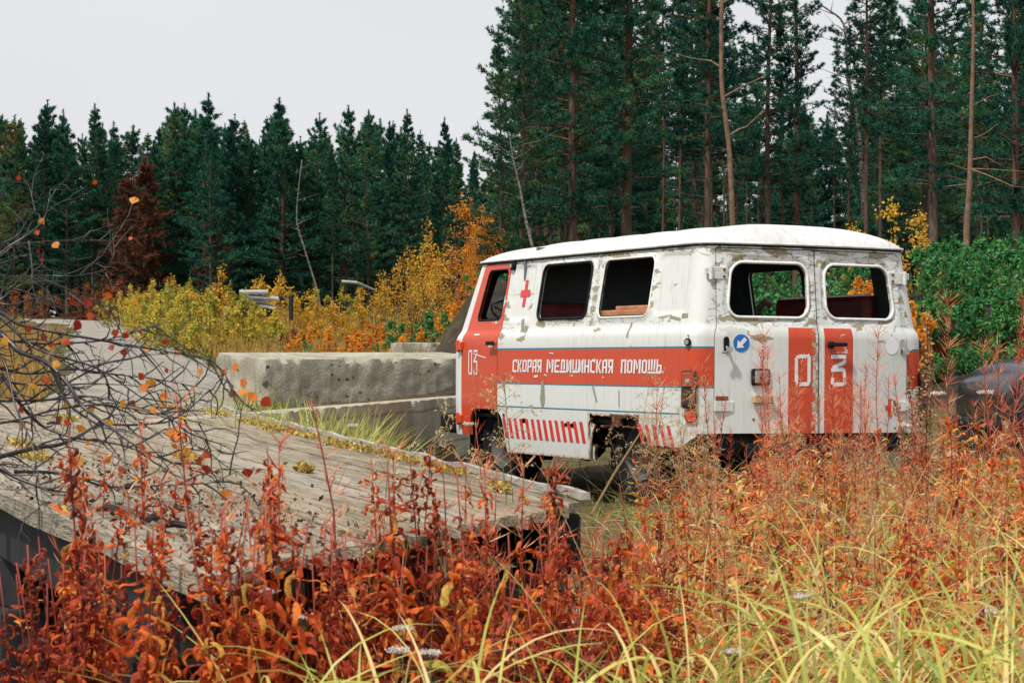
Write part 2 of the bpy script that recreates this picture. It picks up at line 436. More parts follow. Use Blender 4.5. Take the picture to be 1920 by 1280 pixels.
# rear doors
def rd_mat(a, b):
    def f(s, z):
        y = s * float(np.interp(z, *wz)) / .97
        return 1 if (a < s < b and z < 1.285) else 0
    return f
def doorL_keep(s, z): return min(-rdoorL(s, z) - .0035, rr(s, z, *WL))
def doorR_keep(s, z): return min(-rdoorR(s, z) - .0035, rr(s, z, *WR))
rl = panel('rear_door', fill([-.03, -.018, 0, .004, .228, .80, .87], .018), zrows, doorL_keep, rd_mat(.004, .228), mats3, van, off=.004)
rrd = panel('rear_door', fill([-.87, -.80, -.312, -.068, -.026, 0], .018), zrows, doorR_keep, rd_mat(-.312, -.068), mats3, van, off=.004)
rl['label'] = 'left rear door with blue arrow sticker'; rrd['label'] = 'right rear door with black handle'
# front door (red)
def fdoor_keep(s, z):
    x = refxy(abs(s))[0]
    return min(-fdoor(s, z) - .0035, rr(s, z, *DW), arch(x, z))
fdo = panel('front_door', fill([fd0, SX(2.19), SX(2.66), fd1], .018), zrows, fdoor_keep, lambda s, z: 1, mats3, van, off=.003)
fdo['label'] = 'orange red front door with peeling edges'

def ring(q, n=10, dr=0.0):
    s0, s1, z0, z1, r_ = q; pts = []
    s0 -= dr; s1 += dr; z0 -= dr; z1 += dr; r_ += dr
    for (cs, cz, a0) in ((s1 - r_, z1 - r_, 0), (s0 + r_, z1 - r_, 90), (s0 + r_, z0 + r_, 180), (s1 - r_, z0 + r_, 270)):
        for i in range(n): a = R(a0 + 90 * i / (n - 1)); pts.append((cs + r_ * math.cos(a), cz + r_ * math.sin(a)))
    out = []
    for k in range(len(pts)):
        a, b = pts[k], pts[(k + 1) % len(pts)]; out.append(a)
        m_ = int(math.hypot(b[0] - a[0], b[1] - a[1]) / .06)
        for i in range(1, m_): out.append((a[0] + (b[0] - a[0]) * i / m_, a[1] + (b[1] - a[1]) * i / m_))
    return out + [out[0]]
def frame(name, q, mat, parent, rad=.009, off=.004, dr=.004):
    b = MB(); b.tube([P(s, z, off) for s, z in ring(q, dr=dr)], rad, 8, cap=False); return b.build(name, mat, parent, smooth=True)
lipw = simple('white_window_lip', (.74, .74, .70), .5, var=.15, sc=30)
frame('window_frame', WL, lipw, rl, .011, -.004, .006); frame('window_frame', WR, lipw, rrd, .011, -.004, .006)
frame('window_seal', W1, rubber, van, .012, .010, -.002); frame('window_seal', W2, lipw, van, .008, .008, .003)
frame('window_seal', W2, rubber, van, .005, .003, -.008)
frame('window_seal', DW, rubber, fdo, .009, .0, .0)
for q in (WA, WB, DWR, WSL, WSR): frame('window_seal', q, rubber, van, .010, 0, 0)

# roof: rings shrinking towards a ridge skeleton
NS = 150; Vr = []; fr = []; rs_ = [1.0, .995, .985, .97, .95, .92, .88, .82, .74, .64, .52, .38, .2, 0.0]
ss = [-LT + 2 * LT * i / NS for i in range(NS)]
rimp = [P(s, 1.862, .012) for s in ss]
for r_ in rs_:
    for p in rimp:
        cx = min(max(p.x, -.52), 2.35); c = Vector((cx, 0, 0))
        hh = .165 * (1 - r_ ** 2.5) ** .72 * (1 - .12 * max(0, (cx - 1.6)) ** 2)
        q = c + (Vector((p.x, p.y, 0)) - c) * r_; Vr.append((q.x, q.y, 1.868 + hh))
for k in range(len(rs_) - 1):
    for i in range(NS): j = (i + 1) % NS; fr.append((k * NS + i, (k + 1) * NS + i, (k + 1) * NS + j, k * NS + j))
roof = mobj('roof', Vr, fr, [roof_p, inner_p], van, smooth=True)
so_ = roof.modifiers.new('thickness', 'SOLIDIFY'); so_.thickness = .02; so_.offset = -1; so_.material_offset = 1
def roofz(x, y):
    Wd = .855; cx = min(max(x, -.52), 2.35); r_ = min(1, abs(y) / Wd)
    return 1.868 + .165 * (1 - r_ ** 2.5) ** .72 * (1 - .12 * max(0, (cx - 1.6)) ** 2)
b = MB()
for xs in (-.05, .45, .95, 1.45, 1.95): b.tube([(xs, y, roofz(xs, y) + .001) for y in np.linspace(-.82, .82, 40)], .007, 6)
b.build('roof_rib', simple('roof_rib_paint', (.66, .66, .65), .5, var=.1), roof, smooth=True)
b = MB(); pts = [P(s, 1.866, .022) for s in np.linspace(-LT, LT, 260)]; b.tube(pts, .0095, 6, cap=False)
b.build('rain_gutter', simple('gutter_paint', (.62, .62, .58), .5, var=.2, sc=9), roof, smooth=True)
b = MB(); pts = [P(s, 1.852, .006) for s in np.linspace(-LT, LT, 260)]; b.tube(pts, .006, 6, cap=False); b.build('gutter_dark_line', rubber, roof)  # thin dark line just beneath the gutter

# markings ------------------------------------------------------------
def strip_on(fn, a, b, th, mb, off=.004, n=1):
    (x0, z0), (x1, z1) = a, b; dx, dz = x1 - x0, z1 - z0; l = math.hypot(dx, dz) or 1; nx, nz2 = -dz / l * th / 2, dx / l * th / 2
    vs = []
    for i in range(n + 1):
        t = i / n; x, z = x0 + dx * t, z0 + dz * t
        vs += [fn(x + nx, z + nz2, off), fn(x - nx, z - nz2, off)]
    mb.add(vs, [(2 * i, 2 * i + 2, 2 * i + 3, 2 * i + 1) for i in range(n)])
def quad_on(fn, pts, mb, off=.004): mb.add([fn(x, z, off) for x, z in pts], [tuple(range(len(pts)))])
def px2x(u): return (F * .796 - (u - 960) * 16.26) / (F * .4318 + (u - 960) * .902)
# glyphs in a 0..1 box, u to the right as read (towards the rear of the van), v up: parallelograms, sheared stencil style
def gl(ch):
    v0, v1 = (0, 1); T = .30
    def bar(u0, u1, a=0., b=1., sh=.10): return [(u0 + sh * a, a), (u1 + sh * a, a), (u1 + sh * b, b), (u0 + sh * b, b)]
    L = bar(0, T); Rr = bar(1 - T, 1); h = .16
    top = bar(0, 1, 1 - h, 1); bot = bar(0, 1, 0, h); mid = bar(T, 1 - T, .42, .56)
    D = {'С': [bar(0, T, .06, .94), bar(T, 1, 1 - h, 1), bar(T, .95, 0, h), bar(1 - T * .8, 1, .74, .9)],
         'К': [L, [(T + .05, .45), (T + .32, .45), (1.1, 1), (.82, 1)], [(T + .08, .52), (T + .3, .55), (1.02, 0), (.72, 0)]],
         'О': [bar(0, T, .05, .95), bar(1 - T, 1, .05, .95), bar(T + .04, 1 - T - .04, 1 - h, 1), bar(T + .04, 1 - T - .04, 0, h)],
         'Р': [L, bar(T, 1, 1 - h, 1), bar(1 - T, 1, .48, .84), bar(T + .05, 1, .38, .5)],
         'А': [bar(0, T, 0, .92), bar(1 - T, 1, 0, 1), bar(T, 1 - T, 1 - h, 1), bar(T, 1 - T, .35, .48)],
         'Я': [bar(1 - T, 1), bar(0, 1 - T, 1 - h, 1), bar(0, T, .5, .84), bar(.05, 1 - T, .40, .52), [(.0, 0), (T, 0), (1 - T + .02, .40), (.42, .40)]],
         'М': [bar(0, T * .8), bar(1 - T * .8, 1), [(T * .8 + .1, 1), (T * .8 + .28, .8), (.58, .3), (.46, .3)], [(1 - T * .5, 1), (.8, 1), (.5, .3), (.62, .3)]],
         'Е': [L, bar(T, 1, 1 - h, 1), bar(T + .04, .9, .43, .56), bar(T, 1, 0, h)],
         'Д': [bar(.10, .10 + T * .9, .22, 1), bar(.9 - T * .9, .9, .22, 1), bar(.38, .62, 1 - h, 1), bar(-.08, 1.10, 0, h * .95)],
         'И': [L, Rr, [(T + .02, .12), (T + .2, .12), (1 - T + .06, .88), (1 - T - .14, .88)]],
         'Ц': [bar(0, T * .9, .22, 1), bar(.9 - T * .9, .9, .22, 1), bar(-.02, 1.12, 0, h)],
         'Н': [L, Rr, mid],
         'П': [L, Rr, bar(T + .04, 1 - T - .04, 1 - h, 1)],
         'Щ': [bar(0, T * .75, .24, 1), bar(.5 - T * .36, .5 + T * .36, .24, 1), bar(1 - T * .75, 1, .24, 1), bar(-.05, 1.1, 0, h)],
         'Ь': [L, bar(T, 1, .50, .62), bar(1 - T, 1, .08, .50), bar(T, .92, 0, h * .8)]}
    return D[ch]
words = (('СКОРАЯ', 172, 495), ('МЕДИЦИНСКАЯ', 540, 1278), ('ПОМОЩЬ', 1352, 1808))
for wd, za, zb in words:
    mb = MB()
    wts = [1.35 if c in 'МЩ' else 1 for c in wd]; tot = sum(wts); u = za
    for c, wt in zip(wd, wts):
        du = (zb - za) * wt / tot; x0, x1 = px2x(930 + (u + du * .04) / 5.818), px2x(930 + (u + du * .88) / 5.818)
        zt = 1.056 - .008 * 0; zb_ = .955
        for poly in gl(c):
            quad_on(side, [(x0 + (x1 - x0) * a, zb_ + (zt - zb_) * v) for a, v in poly], mb, .003)
        u += du
    mb.build('lettering', letter_p, van)
# hazard bars low on the side
mb = MB()
nb = 14
for i in range(nb):
    x0 = 2.005 - (2.005 - .655) * i / (nb - 1)
    quad_on(side, [(x0 + .028, .588), (x0 - .022, .588), (x0 - .075, .43), (x0 - .022, .43)], mb, .0035)
mb.build('hazard_stripes', red_flat, van); mb = MB()
for i in range(5):
    x0 = -.25 - .105 * i
    quad_on(side, [(x0 + .025, .595), (x0 - .022, .595), (x0 - .085, .45 + .0 * i), (x0 - .035, .45)], mb, .0035)
mb.build('hazard_stripes', red_flat, van)
# crosses
mb = MB(); cx, cz = 1.815, 1.585
strip_on(side, (cx, cz - .108), (cx, cz + .108), .05, mb, -.007, 4); strip_on(side, (cx - .085, cz), (cx + .085, cz), .055, mb, -.006, 2)
mb.build('red_cross', red_flat, van)
mb = MB(); strip_on(rear, (-.642, .66), (-.642, .79), .035, mb, .007, 3); strip_on(rear, (-.60, .725), (-.685, .725), .035, mb, .008, 2)
mb.build('red_cross', red_flat, rrd)
# 03 numerals on the doors
def num03(fn, u0, u1, v0, v1, z0, z1, off, t):
    mb = MB(); sg = 1 if u1 > u0 else -1
    def s_(a, b): strip_on(fn, a, b, t, mb, off, 3)
    # the 0: two C shaped halves with stencil gaps
    q = t * .5; c = abs(u1 - u0) * .18
    s_((u0 + sg * q, z0 + c + .004), (u0 + sg * q, z1 - c)); s_((u1 - sg * q, z1 - c * .6), (u1 - sg * q, z0 + c))
    s_((u0 + sg * q, z1 - c), (u0 + sg * (q + c), z1 - q)); s_((u0 + sg * (q + c), z1 - q), (u1 - sg * c * 1.6, z1 - q))
    s_((u1 - sg * c * 1.2, z1), (u1 - sg * q, z1 - c)); s_((u1 - sg * q, z0 + c), (u1 - sg * c, z0 + q)); s_((u1 - sg * c * .8, z0 + q), (u0 + sg * c * 1.5, z0 + q))
    s_((u0 + sg * q, z0 + c), (u0 + sg * c, z0 + q))
    # the 3: flat top, diagonal, hooked bowl
    s_((v0, z1 - q), (v1, z1 - q)); zm = z0 + (z1 - z0) * .55
    s_((v1 - sg * q, z1 - t * 1.2), (v1 - sg * q, z1 - t * 2.1)) ; s_((v1 - sg * q, z1 - t * 1.9), (v0 + sg * q, zm + t * .3))
    s_((v0, zm - t * .3), (v1 - sg * c, zm - t * .1)); s_((v1 - sg * c, zm), (v1 - sg * q, zm - c)); s_((v1 - sg * q, zm - c), (v1 - sg * q, z0 + c * .8))
    s_((v1 - sg * q, z0 + c), (v1 - sg * c, z0 + q)); s_((v1 - sg * c, z0 + q), (v0 + sg * c * .6, z0 + q)); s_((v0 + sg * q, z0 + q), (v0 + sg * q, z0 + t * 2.2))
    return mb
num03(rear, .178, .048, -.122, -.25, .878, 1.098, .007, .027).build('number_marking', letter_p, rl)
num03(side, 2.69, 2.615, 2.585, 2.51, .93, 1.135, .006, .017).build('number_marking', letter_p, fdo)
# blue arrow sticker
sc_ = (.598, 1.172); r_ = .062
mb = MB(); mb.add([rear(sc_[0] + r_ * math.cos(a), sc_[1] + r_ * math.sin(a), .007) for a in np.linspace(0, 2 * PI, 36, False)], [tuple(range(36))])
stk = mb.build('arrow_sticker', blue_flat, rl)
mb = MB()
def rot(p, a): return (p[0] * math.cos(a) - p[1] * math.sin(a), p[0] * math.sin(a) + p[1] * math.cos(a))
for poly in ([(-.014, .045), (.014, .045), (.014, -.012), (-.014, -.012)], [(-.036, -.006), (.036, -.006), (0, -.05)]):
    # drawn pointing down, then turned to point down and to the left
    mb.add([rear(sc_[0] + rot((-p[0], p[1]), R(45) )[0], sc_[1] + rot((-p[0], p[1]), R(45))[1], .0095) for p in poly], [tuple(range(len(poly)))])
mb.build('arrow', letter_p, stk)
mb = MB(); mb.add([rear(-.657 + .06 * math.cos(a), 1.165 + .06 * math.sin(a), .0065) for a in np.linspace(0, 2 * PI, 30, False)], [tuple(range(30))]); mb.build('faded_disc', simple('faded_disc', (.80, .79, .80), .5, var=.03), rrd)
mb = MB(); mb.add([side(1.30 + .045 * math.cos(a) * (1 if math.sin(a) < 0 else .75), .79 + .105 * math.sin(a), .003) for a in np.linspace(0, 2 * PI, 26, False)], [tuple(range(26))]); mb.build('bare_primer_patch', olive, van)
mb = MB()
for (x, z, l, t, a) in ((-.06, 1.27, .11, .025, 90), (.43, .80, .13, .022, 60), (.05, .77, .12, .012, 88), (1.75, 1.33, .10, .05, 70), (1.68, 1.30, .06, .03, 60), (-.70, 1.345, .16, .02, 8), (-.86, 1.36, .13, .03, 0)):
    dx, dz = math.cos(R(a)) * l / 2, math.sin(R(a)) * l / 2
    mb = MB(); strip_on(side, (x - dx, z - dz), (x + dx, z + dz), t, mb, .003, 4); mb.build('paint_scar', olive, van)
mb = MB()
for (x, z, l, t, a) in ((1.15, 1.105, .07, .008, 3), (1.42, .925, .07, .016, -3), (1.25, .935, .05, .008, 10), (.3, .925, .02, .008, 20)):
    dx, dz = math.cos(R(a)) * l / 2, math.sin(R(a)) * l / 2
    mb = MB(); strip_on(side, (x - dx, z - dz), (x + dx, z + dz), t, mb, .0035, 2); mb.build('paint_scratch', letter_p, van)
mb = MB(); strip_on(side, (2.59, 1.105), (2.35, 1.07), .008, mb, .006, 4); mb.build('paint_scratch', letter_p, fdo)
mb = MB(); strip_on(side, (2.62, 1.262), (2.52, 1.262), .012, mb, .006, 2); mb.build('paint_scratch', letter_p, fdo)

# fittings ------------------------------------------------------------
def fit(pt, nrm=None): return pt
RN = Vector((-1, 0, 0)); SN = Vector((0, 1, 0))
b = MB(); p = side(2.20, 1.187, .01); b.disc(p, SN, .018, .03, 12)
b.box(p + Vector((-.045 + .03, .035, 0)), (.14, .02, .032)); b.build('door_handle', rubber, fdo, bevel=.006)
b = MB(); p = rear(-.11, 1.168, .01); b.disc(p, RN, .026, .03, 12); b.box(p + Vector((-.035, -.05, .003)), (.02, .14, .028)); b.build('door_handle', rubber, rrd, bevel=.006)
for z in (1.168, .56):
    b = MB(); p = side(2.90, z, .0); b.box(p + Vector((.01, .012, 0)), (.10, .035, .07)); b.tube([p + Vector((.045, .02, -.05)), p + Vector((.045, .02, .05))], .016, 10); b.build('hinge', red_p, fdo, bevel=.004)
for dr_, yy, sg in ((rl, .800, 1), (rrd, -.800, -1)):
    b = MB(); p = rear(yy * .965, 1.655, .008)
    b.box(p + Vector((-.004, -sg * .035, 0)), (.018, .13, .085)); b.tube([p + Vector((-.012, sg * .035, -.048)), p + Vector((-.012, sg * .035, .048))], .015, 10)
    b.box(p + Vector((0, sg * .055, .012)), (.02, .04, .045))
    h_ = b.build('hinge', simple('hinge_paint', (.62, .63, .60), .5, var=.2, sc=30), dr_, bevel=.003)
    b = MB()
    for dz in (-.024, .024): b.disc(p + Vector((-.013, -sg * .07, dz)), RN, .010, .005, 10)
    b.build('bolt', rusty, h_)
    b = MB(); p = rear(yy * .95, .735, .008); b.box(p + Vector((-.004, -sg * .03, 0)), (.018, .15, .07)); b.build('hinge', white_p, dr_, bevel=.003)
for yy, dr_ in ((.715, rl), (-.755, rrd)):
    p = rear(yy, 1.162, .006); b = MB(); n_ = 16
    sl = [(.0 + .021 * math.cos(a), (.032 if math.sin(a) >= 0 else -.032) + .021 * math.sin(a)) for a in np.linspace(0, 2 * PI, n_, False)]
    b.add([p + Vector((-.002, y, z)) for y, z in sl] + [p + Vector((-.008, y, z)) for y, z in sl], [tuple(range(n_, 2 * n_))] + [(i, (i + 1) % n_, n_ + (i + 1) % n_, n_ + i) for i in range(n_)])
    lt = b.build('latch_plate', rubber if yy > 0 else chrome, dr_)
    b = MB(); b.tube([p + Vector((-.01, 0, -.02)), p + Vector((-.045, .0, -.045)), p + Vector((-.05, .055 if yy > 0 else -.045, -.06 if yy > 0 else -.02))], [.012, .012, .008], 8); b.disc(p + Vector((-.04, .0, -.035)), RN, .022, .02, 12)
    b.build('latch_lever', chrome, lt, smooth=False)
# tail lamp cluster, burnt
p = P(.975, .85, .012); t_ = P(.99, .85) - P(.96, .85); ang = math.atan2(t_.y, t_.x)
def local_box(b, c, du, dn, dz, su, sn, sz, m=0):
    T = t_.normalized(); N = Vector((-T.y, T.x, 0)); vs = []
    for k in (-1, 1):
        for (i, j) in ((-1, -1), (1, -1), (1, 1), (-1, 1)): vs.append(c + T * (du + i * su / 2) + N * (dn + j * sn / 2) + Vector((0, 0, dz + k * sz / 2)))
    b.add(vs, [(3, 2, 1, 0), (4, 5, 6, 7), (0, 1, 5, 4), (1, 2, 6, 5), (2, 3, 7, 6), (3, 0, 4, 7)], m)
burnt = simple('burnt_housing', (.035, .012, .008), .7, var=.6, sc=20)
b = MB(); local_box(b, p, 0, .008, 0, .115, .030, .26); tl = b.build('tail_light', burnt, van, bevel=.012)
b = MB(); local_box(b, p, 0, .024, .066, .095, .014, .10); b.build('lens', amber, tl, bevel=.01)
b = MB(); local_box(b, p, 0, .022, -.068, .09, .012, .09); b.build('lens', burnt, tl, bevel=.01)
b = MB(); local_box(b, p, .0, .031, .055, .035, .008, .03); b.build('bulb_socket', chrome, tl, bevel=.004)
p = P(-.975, .85, .012); t_ = P(-.96, .85) - P(-.99, .85); b = MB(); local_box(b, p, 0, .012, 0, .135, .045, .27); tl2 = b.build('tail_light', burnt, van, bevel=.012)
b = MB(); local_box(b, p, 0, .036, 0, .11, .02, .22); b.build('lens', redlens, tl2, bevel=.01)
for sg in (1, -1):
    p = P(sg * .965, .668, .004); n_ = (P(sg * .965, .668, .01) - P(sg * .965, .668, 0)).normalized()
    b = MB(); b.disc(p, n_, .048, .012, 24); rf = b.build('reflector_ring', rubber, van)
    b = MB(); b.disc(p + n_ * .010, n_, .041, .006, 24); b.build('reflector', redlens, rf)
    p = P(sg * .99, 1.175, .004); n_ = (P(sg * .99, 1.175, .01) - P(sg * .99, 1.175, 0)).normalized()
    b = MB(); b.disc(p, n_, .026, .014, 16); mk = b.build('marker_lamp', dark_metal, van); b = MB(); b.disc(p + n_ * .012, n_, .017, .008, 14); b.build('lens', chrome, mk)
    b = MB()
    for dz in (-.045, .045): b.disc(p + Vector((0, 0, dz)), n_, .006, .004, 8)
    b.build('screw', rusty, mk)
p = side(2.075, 1.815, .004); b = MB(); b.disc(p, SN, .036, .03, 18); mk = b.build('side_lamp', rubber, van); b = MB(); b.disc(p + SN * .03, SN, .018, .006, 14); b.build('lens', chrome, mk)
# number plate lamp recess and bracket on the left rear door
p = rear(.452, .938, .006); b = MB(); b.box(p + Vector((-.008, 0, 0)), (.03, .15, .118)); nl = b.build('lamp_housing', rubber, rl, bevel=.015)
b = MB(); b.box(p + Vector((-.022, 0, 0)), (.012, .11, .085)); b.build('lamp_face', simple('grimy_aluminium', (.33, .36, .34), .5, .3, var=.3, sc=20), nl, bevel=.012)
b = MB(); b.disc(p + Vector((-.028, 0, 0)), RN, .018, .006, 14); b.build('socket', dark_metal, nl)
p = rear(.44, .785, .005); b = MB(); b.box(p + Vector((-.02, 0, 0)), (.04, .15, .055)); b.build('plate_bracket', simple('bracket_rust', (.45, .30, .16), .7, var=.5, sc=25), rl, bevel=.006)
b = MB(); p = rear(.50, .645, .005); b.disc(p, RN, .01, .003, 8); p = rear(.745, .79, .005); b.box(p, (.02, .09, .03)); b.build('rust_bolt', rusty, rl)

# interior
b = MB(); b.box((1.05, 0, .60), (3.9, 1.84, .03)); b.build('floor_panel', dark_metal, van)
b = MB(); b.box((1.87, 0, 1.23), (.03, 1.72, 1.24)); b.box((1.87, 0, 1.90), (.03, 1.5, .12)); b.build('partition', simple('partition_board', (.09, .11, .11), .7, var=.3, sc=4), van)
b = MB()
b.box((.085, -.76, .82), (1.27, .34, .42)); bench = b.build('bench_seat', seat_m, van, bevel=.04)
b = MB(); b.box((.085, -.82, 1.29), (1.27, .12, .53), r=0); bb = b.build('backrest', seat_m, bench, bevel=.05)
b = MB(); b.box((1.74, .60, 1.25), (.16, .48, .52)); b.box((1.6, .60, .82), (.44, .48, .40)); b.build('attendant_seat', seat_m, van, bevel=.04)
b = MB(); b.tube([(.74, -.74, 1.50), (.80, -.74, 1.53), (.88, -.74, 1.49), (.93, -.74, 1.40)], [.03, .03, .026, .02], 10); b.build('armrest', tan_m, bench, smooth=True)
for y in (.5, -.5):
    b = MB(); b.box((2.08, y, .95), (.42, .46, .14)); b.box((1.94, y, 1.17), (.10, .44, .42)); b.box((2.08, y, .75), (.3, .3, .28)); b.build('cab_seat', seat_m, van, bevel=.03)
b = MB(); b.box((2.45, 0, .95), (1.0, .42, .65)); b.build('engine_cover', dark_metal, van, bevel=.08)
b = MB(); b.box((2.98, 0, 1.18), (.22, 1.6, .16)); b.build('dashboard', dark_metal, van, bevel=.04)
sw = MB(); c = Vector((2.74, .52, 1.45)); ax = Vector((-.55, 0, .83)).normalized(); u_ = Vector((0, 1, 0)); v_ = ax.cross(u_)
sw.tube([c + (u_ * math.cos(a) + v_ * math.sin(a)) * .205 for a in np.linspace(0, 2 * PI, 33)], .013, 8, cap=False)
for a in (R(90), R(210), R(330)): sw.tube([c - ax * .03, c + (u_ * math.cos(a) + v_ * math.sin(a)) * .2], .008, 6)
sw.tube([c, c - ax * .55], .022, 8); sw.build('steering_wheel', simple('worn_bakelite', (.10, .12, .13), .3, var=.5, sc=30), van, smooth=True)
b = MB(); b.box((.12, .80, 1.365), (.86, .20, .11)); b.box((.05, .79, 1.435), (.5, .15, .03), rz=.05)
o = b.build('wooden_board', simple('orange_board', (.40, .17, .08), .6, var=.3, sc=9), None, bevel=.008)
tag(o, 'reddish wooden box with papers lying inside the ambulance at its second side window', 'box')
o.matrix_world = van.matrix_basis if False else o.matrix_world; o.location = van.location; o.rotation_euler = van.rotation_euler

# underbody
b = MB()
for y in (-.38, .38): b.box((1.05, y, .52), (4.1, .08, .14))
for x in (-.9, -.4, .5, 1.2, 1.9): b.box((x, 0, .53), (.08, .84, .12))
b.build('chassis_frame', dark_metal, van)
for x in (0, 2.3):
    b = MB(); b.tube([(x, -.78, .375), (x, .78, .375)], .045, 10); b.tube([(x - .16, .05, .375), (x - .08, .05, .375), (x, .05, .375), (x + .08, .05, .375), (x + .16, .05, .375)], [.06, .14, .16, .14, .06], 12)
    for y in (-.45, .45): b.tube([(x - .5, y, .46), (x - .2, y, .35), (x, y, .31), (x + .2, y, .35), (x + .5, y, .46)], .022, 6)
    b.build('axle', dark_metal, van)
b = MB(); b.tube([(0, .0, .38), (1.0, 0, .45), (2.3, .0, .4)], .035, 8); b.tube([(-.9, -.3, .42), (.4, -.3, .42), (.45, -.2, .42), (1.2, -.2, .42)], .03, 8); b.box((.9, -.55, .45), (.7, .3, .24)); b.build('drive_shaft', dark_metal, van)
b = MB(); b.box((-.93, 0, .475), (.06, 1.66, .14)); b.box((-1.02, 0, .43), (.05, 1.1, .10)); b.build('rear_crossmember', dark_metal, van, bevel=.01)
b = MB(); b.box((3.30, 0, .52), (.08, 1.9, .16)); b.box((3.18, .86, .50), (.2, .1, .14)); b.build('front_bumper', dark_metal, van, bevel=.03)
for sx, r0, r1, zc in ((0, .50, .50, .37), (2.3, .46, .46, .37)):
    for sg in (1, -1):
        b = MB()
        pts = [(sx + r0 * math.cos(a), zc + r1 * math.sin(a)) for a in np.linspace(R(-15), R(195), 16)]
        vs = [(x, sg * .60, min(z, .72)) for x, z in pts] + [(x, sg * .93, min(z, .70)) for x, z in pts]
        if sx == 0 and sg == 1: vs = [(x, sg * .60, min(z, .78)) for x, z in pts] + [(x, sg * .80, min(z, .78)) for x, z in pts]
        b.add(vs, [(i, i + 1, 17 + i, 16 + i) for i in range(15)]); b.build('wheel_housing', dark_metal, van)
# bent rusty flap left hanging in front of the rear wheel
b = MB(); g_ = [(.545, .955, .60), (.545, .962, .33), (.47, 1.0, .32), (.455, .985, .50), (.43, .97, .575), (.50, .965, .585)]
b.add([Vector(p) for p in g_] + [Vector(p) - Vector((0, .012, 0)) for p in g_], [(0, 1, 2, 3, 5), (5, 3, 4), (11, 9, 8, 7, 6), (0, 6, 7, 1), (1, 7, 8, 2), (2, 8, 9, 3), (3, 9, 10, 4)])
fl = mobj('rusted_flap', b.v, b.f, [white_p], van, va={'wear': [.2] * 12, 'rust': [.5, .55, .45, .5, .62, .6] * 2})
b = MB(); b.tube([(.40, .93, .56), (.33, .90, .565), (.20, .85, .60), (.05, .78, .66)], [.012, .014, .016, .012], 6); b.build('rusted_bracket', rusty, van)

def wheel(x, y, turn=0):
    e = bpy.data.objects.new('wheel', None); col.objects.link(e); e.parent = van; e.location = (x, y, .372); e.rotation_euler = (0, 0, turn)
    b = MB(); b.lathe([(.20, -.085), (.23, -.10), (.30, -.112), (.345, -.105), (.362, -.085), (.365, 0), (.362, .085), (.345, .105), (.30, .112), (.23, .10), (.20, .085)], (0, 0, 0), 56)
    for i in range(28):
        a = 2 * PI * i / 28
        for sg in (-1, 1):
            aa = a + (PI / 28 if sg > 0 else 0); M = Vector((math.cos(aa), 0, math.sin(aa)))
            T = Vector((-math.sin(aa), 0, math.cos(aa)))
            vs = []
            for rr_ in (.335, .388):
                for (tt, yy) in ((-.024, .012), (.024, .012), (.024, .118 if rr_ < .36 else .108), (-.024, .118 if rr_ < .36 else .108)):
                    vs.append(M * rr_ + T * tt + Vector((0, sg * yy, 0)))
            b.add(vs, [(4, 5, 6, 7), (0, 1, 5, 4), (1, 2, 6, 5), (2, 3, 7, 6), (3, 0, 4, 7)])
    o1 = b.build('tyre', rubber, e)
    b = MB(); b.lathe([(.0, .055), (.06, .055), (.065, .03), (.12, .02), (.17, .045), (.195, .08), (.205, .09), (.205, -.09), (.19, -.08), (.0, -.05)], (0, 0, 0), 32); b.build('rim', simple('rim_%d' % int(x), (.05, .05, .05), .6, var=.4), e, smooth=True)
for x, y, t in ((2.3, .76, .0), (2.3, -.76, .0), (0, .74, 0), (0, -.74, 0)): wheel(x, y, t)
# ------------------------------------------------------------------ GROUND
RNG = np.random.default_rng(7)
def sm(a, b, x):
    t = np.clip((np.asarray(x, float) - a) / (b - a), 0, 1); return t * t * (3 - 2 * t)
def fbm(x, y, s=1.0):
    return (np.sin(x * 1.7 * s + 1.3) * np.cos(y * 1.3 * s + .4) + .5 * np.sin(x * 3.9 * s + y * 2.1 * s) + .25 * np.sin(x * 8.3 * s - y * 6.7 * s + 2)) / 1.75
RC = [(-4.0, 24), (-4.6, 28), (-5.5, 34), (-7.6, 44), (-9.8, 56), (-12.3, 70), (-15.5, 84), (-21, 97), (-32, 110)]     # track centre line
def road_d(X, Y):
    X = np.asarray(X, float); Y = np.asarray(Y, float); d_ = np.full(np.broadcast(X, Y).shape, 1e9)
    for (x0, y0), (x1, y1) in zip(RC, RC[1:]):
        t = np.clip(((X - x0) * (x1 - x0) + (Y - y0) * (y1 - y0)) / ((x1 - x0) ** 2 + (y1 - y0) ** 2), 0, 1)
        d_ = np.minimum(d_, np.hypot(X - x0 - t * (x1 - x0), Y - y0 - t * (y1 - y0)))
    return d_
def gz(X, Y, bumps=True):
    X = np.asarray(X, float); Y = np.asarray(Y, float)
    z = np.interp(Y, [0, 12, 19, 22, 25, 30, 36, 50, 80, 110, 150, 400, 2000], [0, 0, 0, .25, .48, .66, .84, 1.12, 2.0, 2.7, 3.2, 5, 5])
    # hollow the deck bridges, in front of the van and to the left
    hol = sm(.8, -.2, X - .02 * Y) * sm(13.5, 10.5, Y)
    z = z - .40 * hol
    hol2 = sm(-.15, -.8, X + (Y - 14) * 0.0) * sm(10, 12.5, Y) * sm(19, 16.5, Y); z = z + .12 * hol2
    # spoil bank behind the van
    e = sm(-1.75, .45, X + (Y - 30) * .02) * sm(25.5, 31.5, Y + .5 * np.sin(X * 1.1))
    z = z + e * (1.12 - .35 * sm(45, 90, Y)) + .62 * np.exp(-((X + .40) / .62) ** 2 - ((Y - 31) / 2.4) ** 2)
    if bumps:
        rd = sm(1.2, 2.6, road_d(X, Y))
        z = z + (.03 + .05 * sm(20, 60, Y)) * fbm(X, Y, 1.0) * rd + .02 * fbm(X, Y, 3.1) * rd + e * .12 * fbm(X, Y, 1.6)
    return z
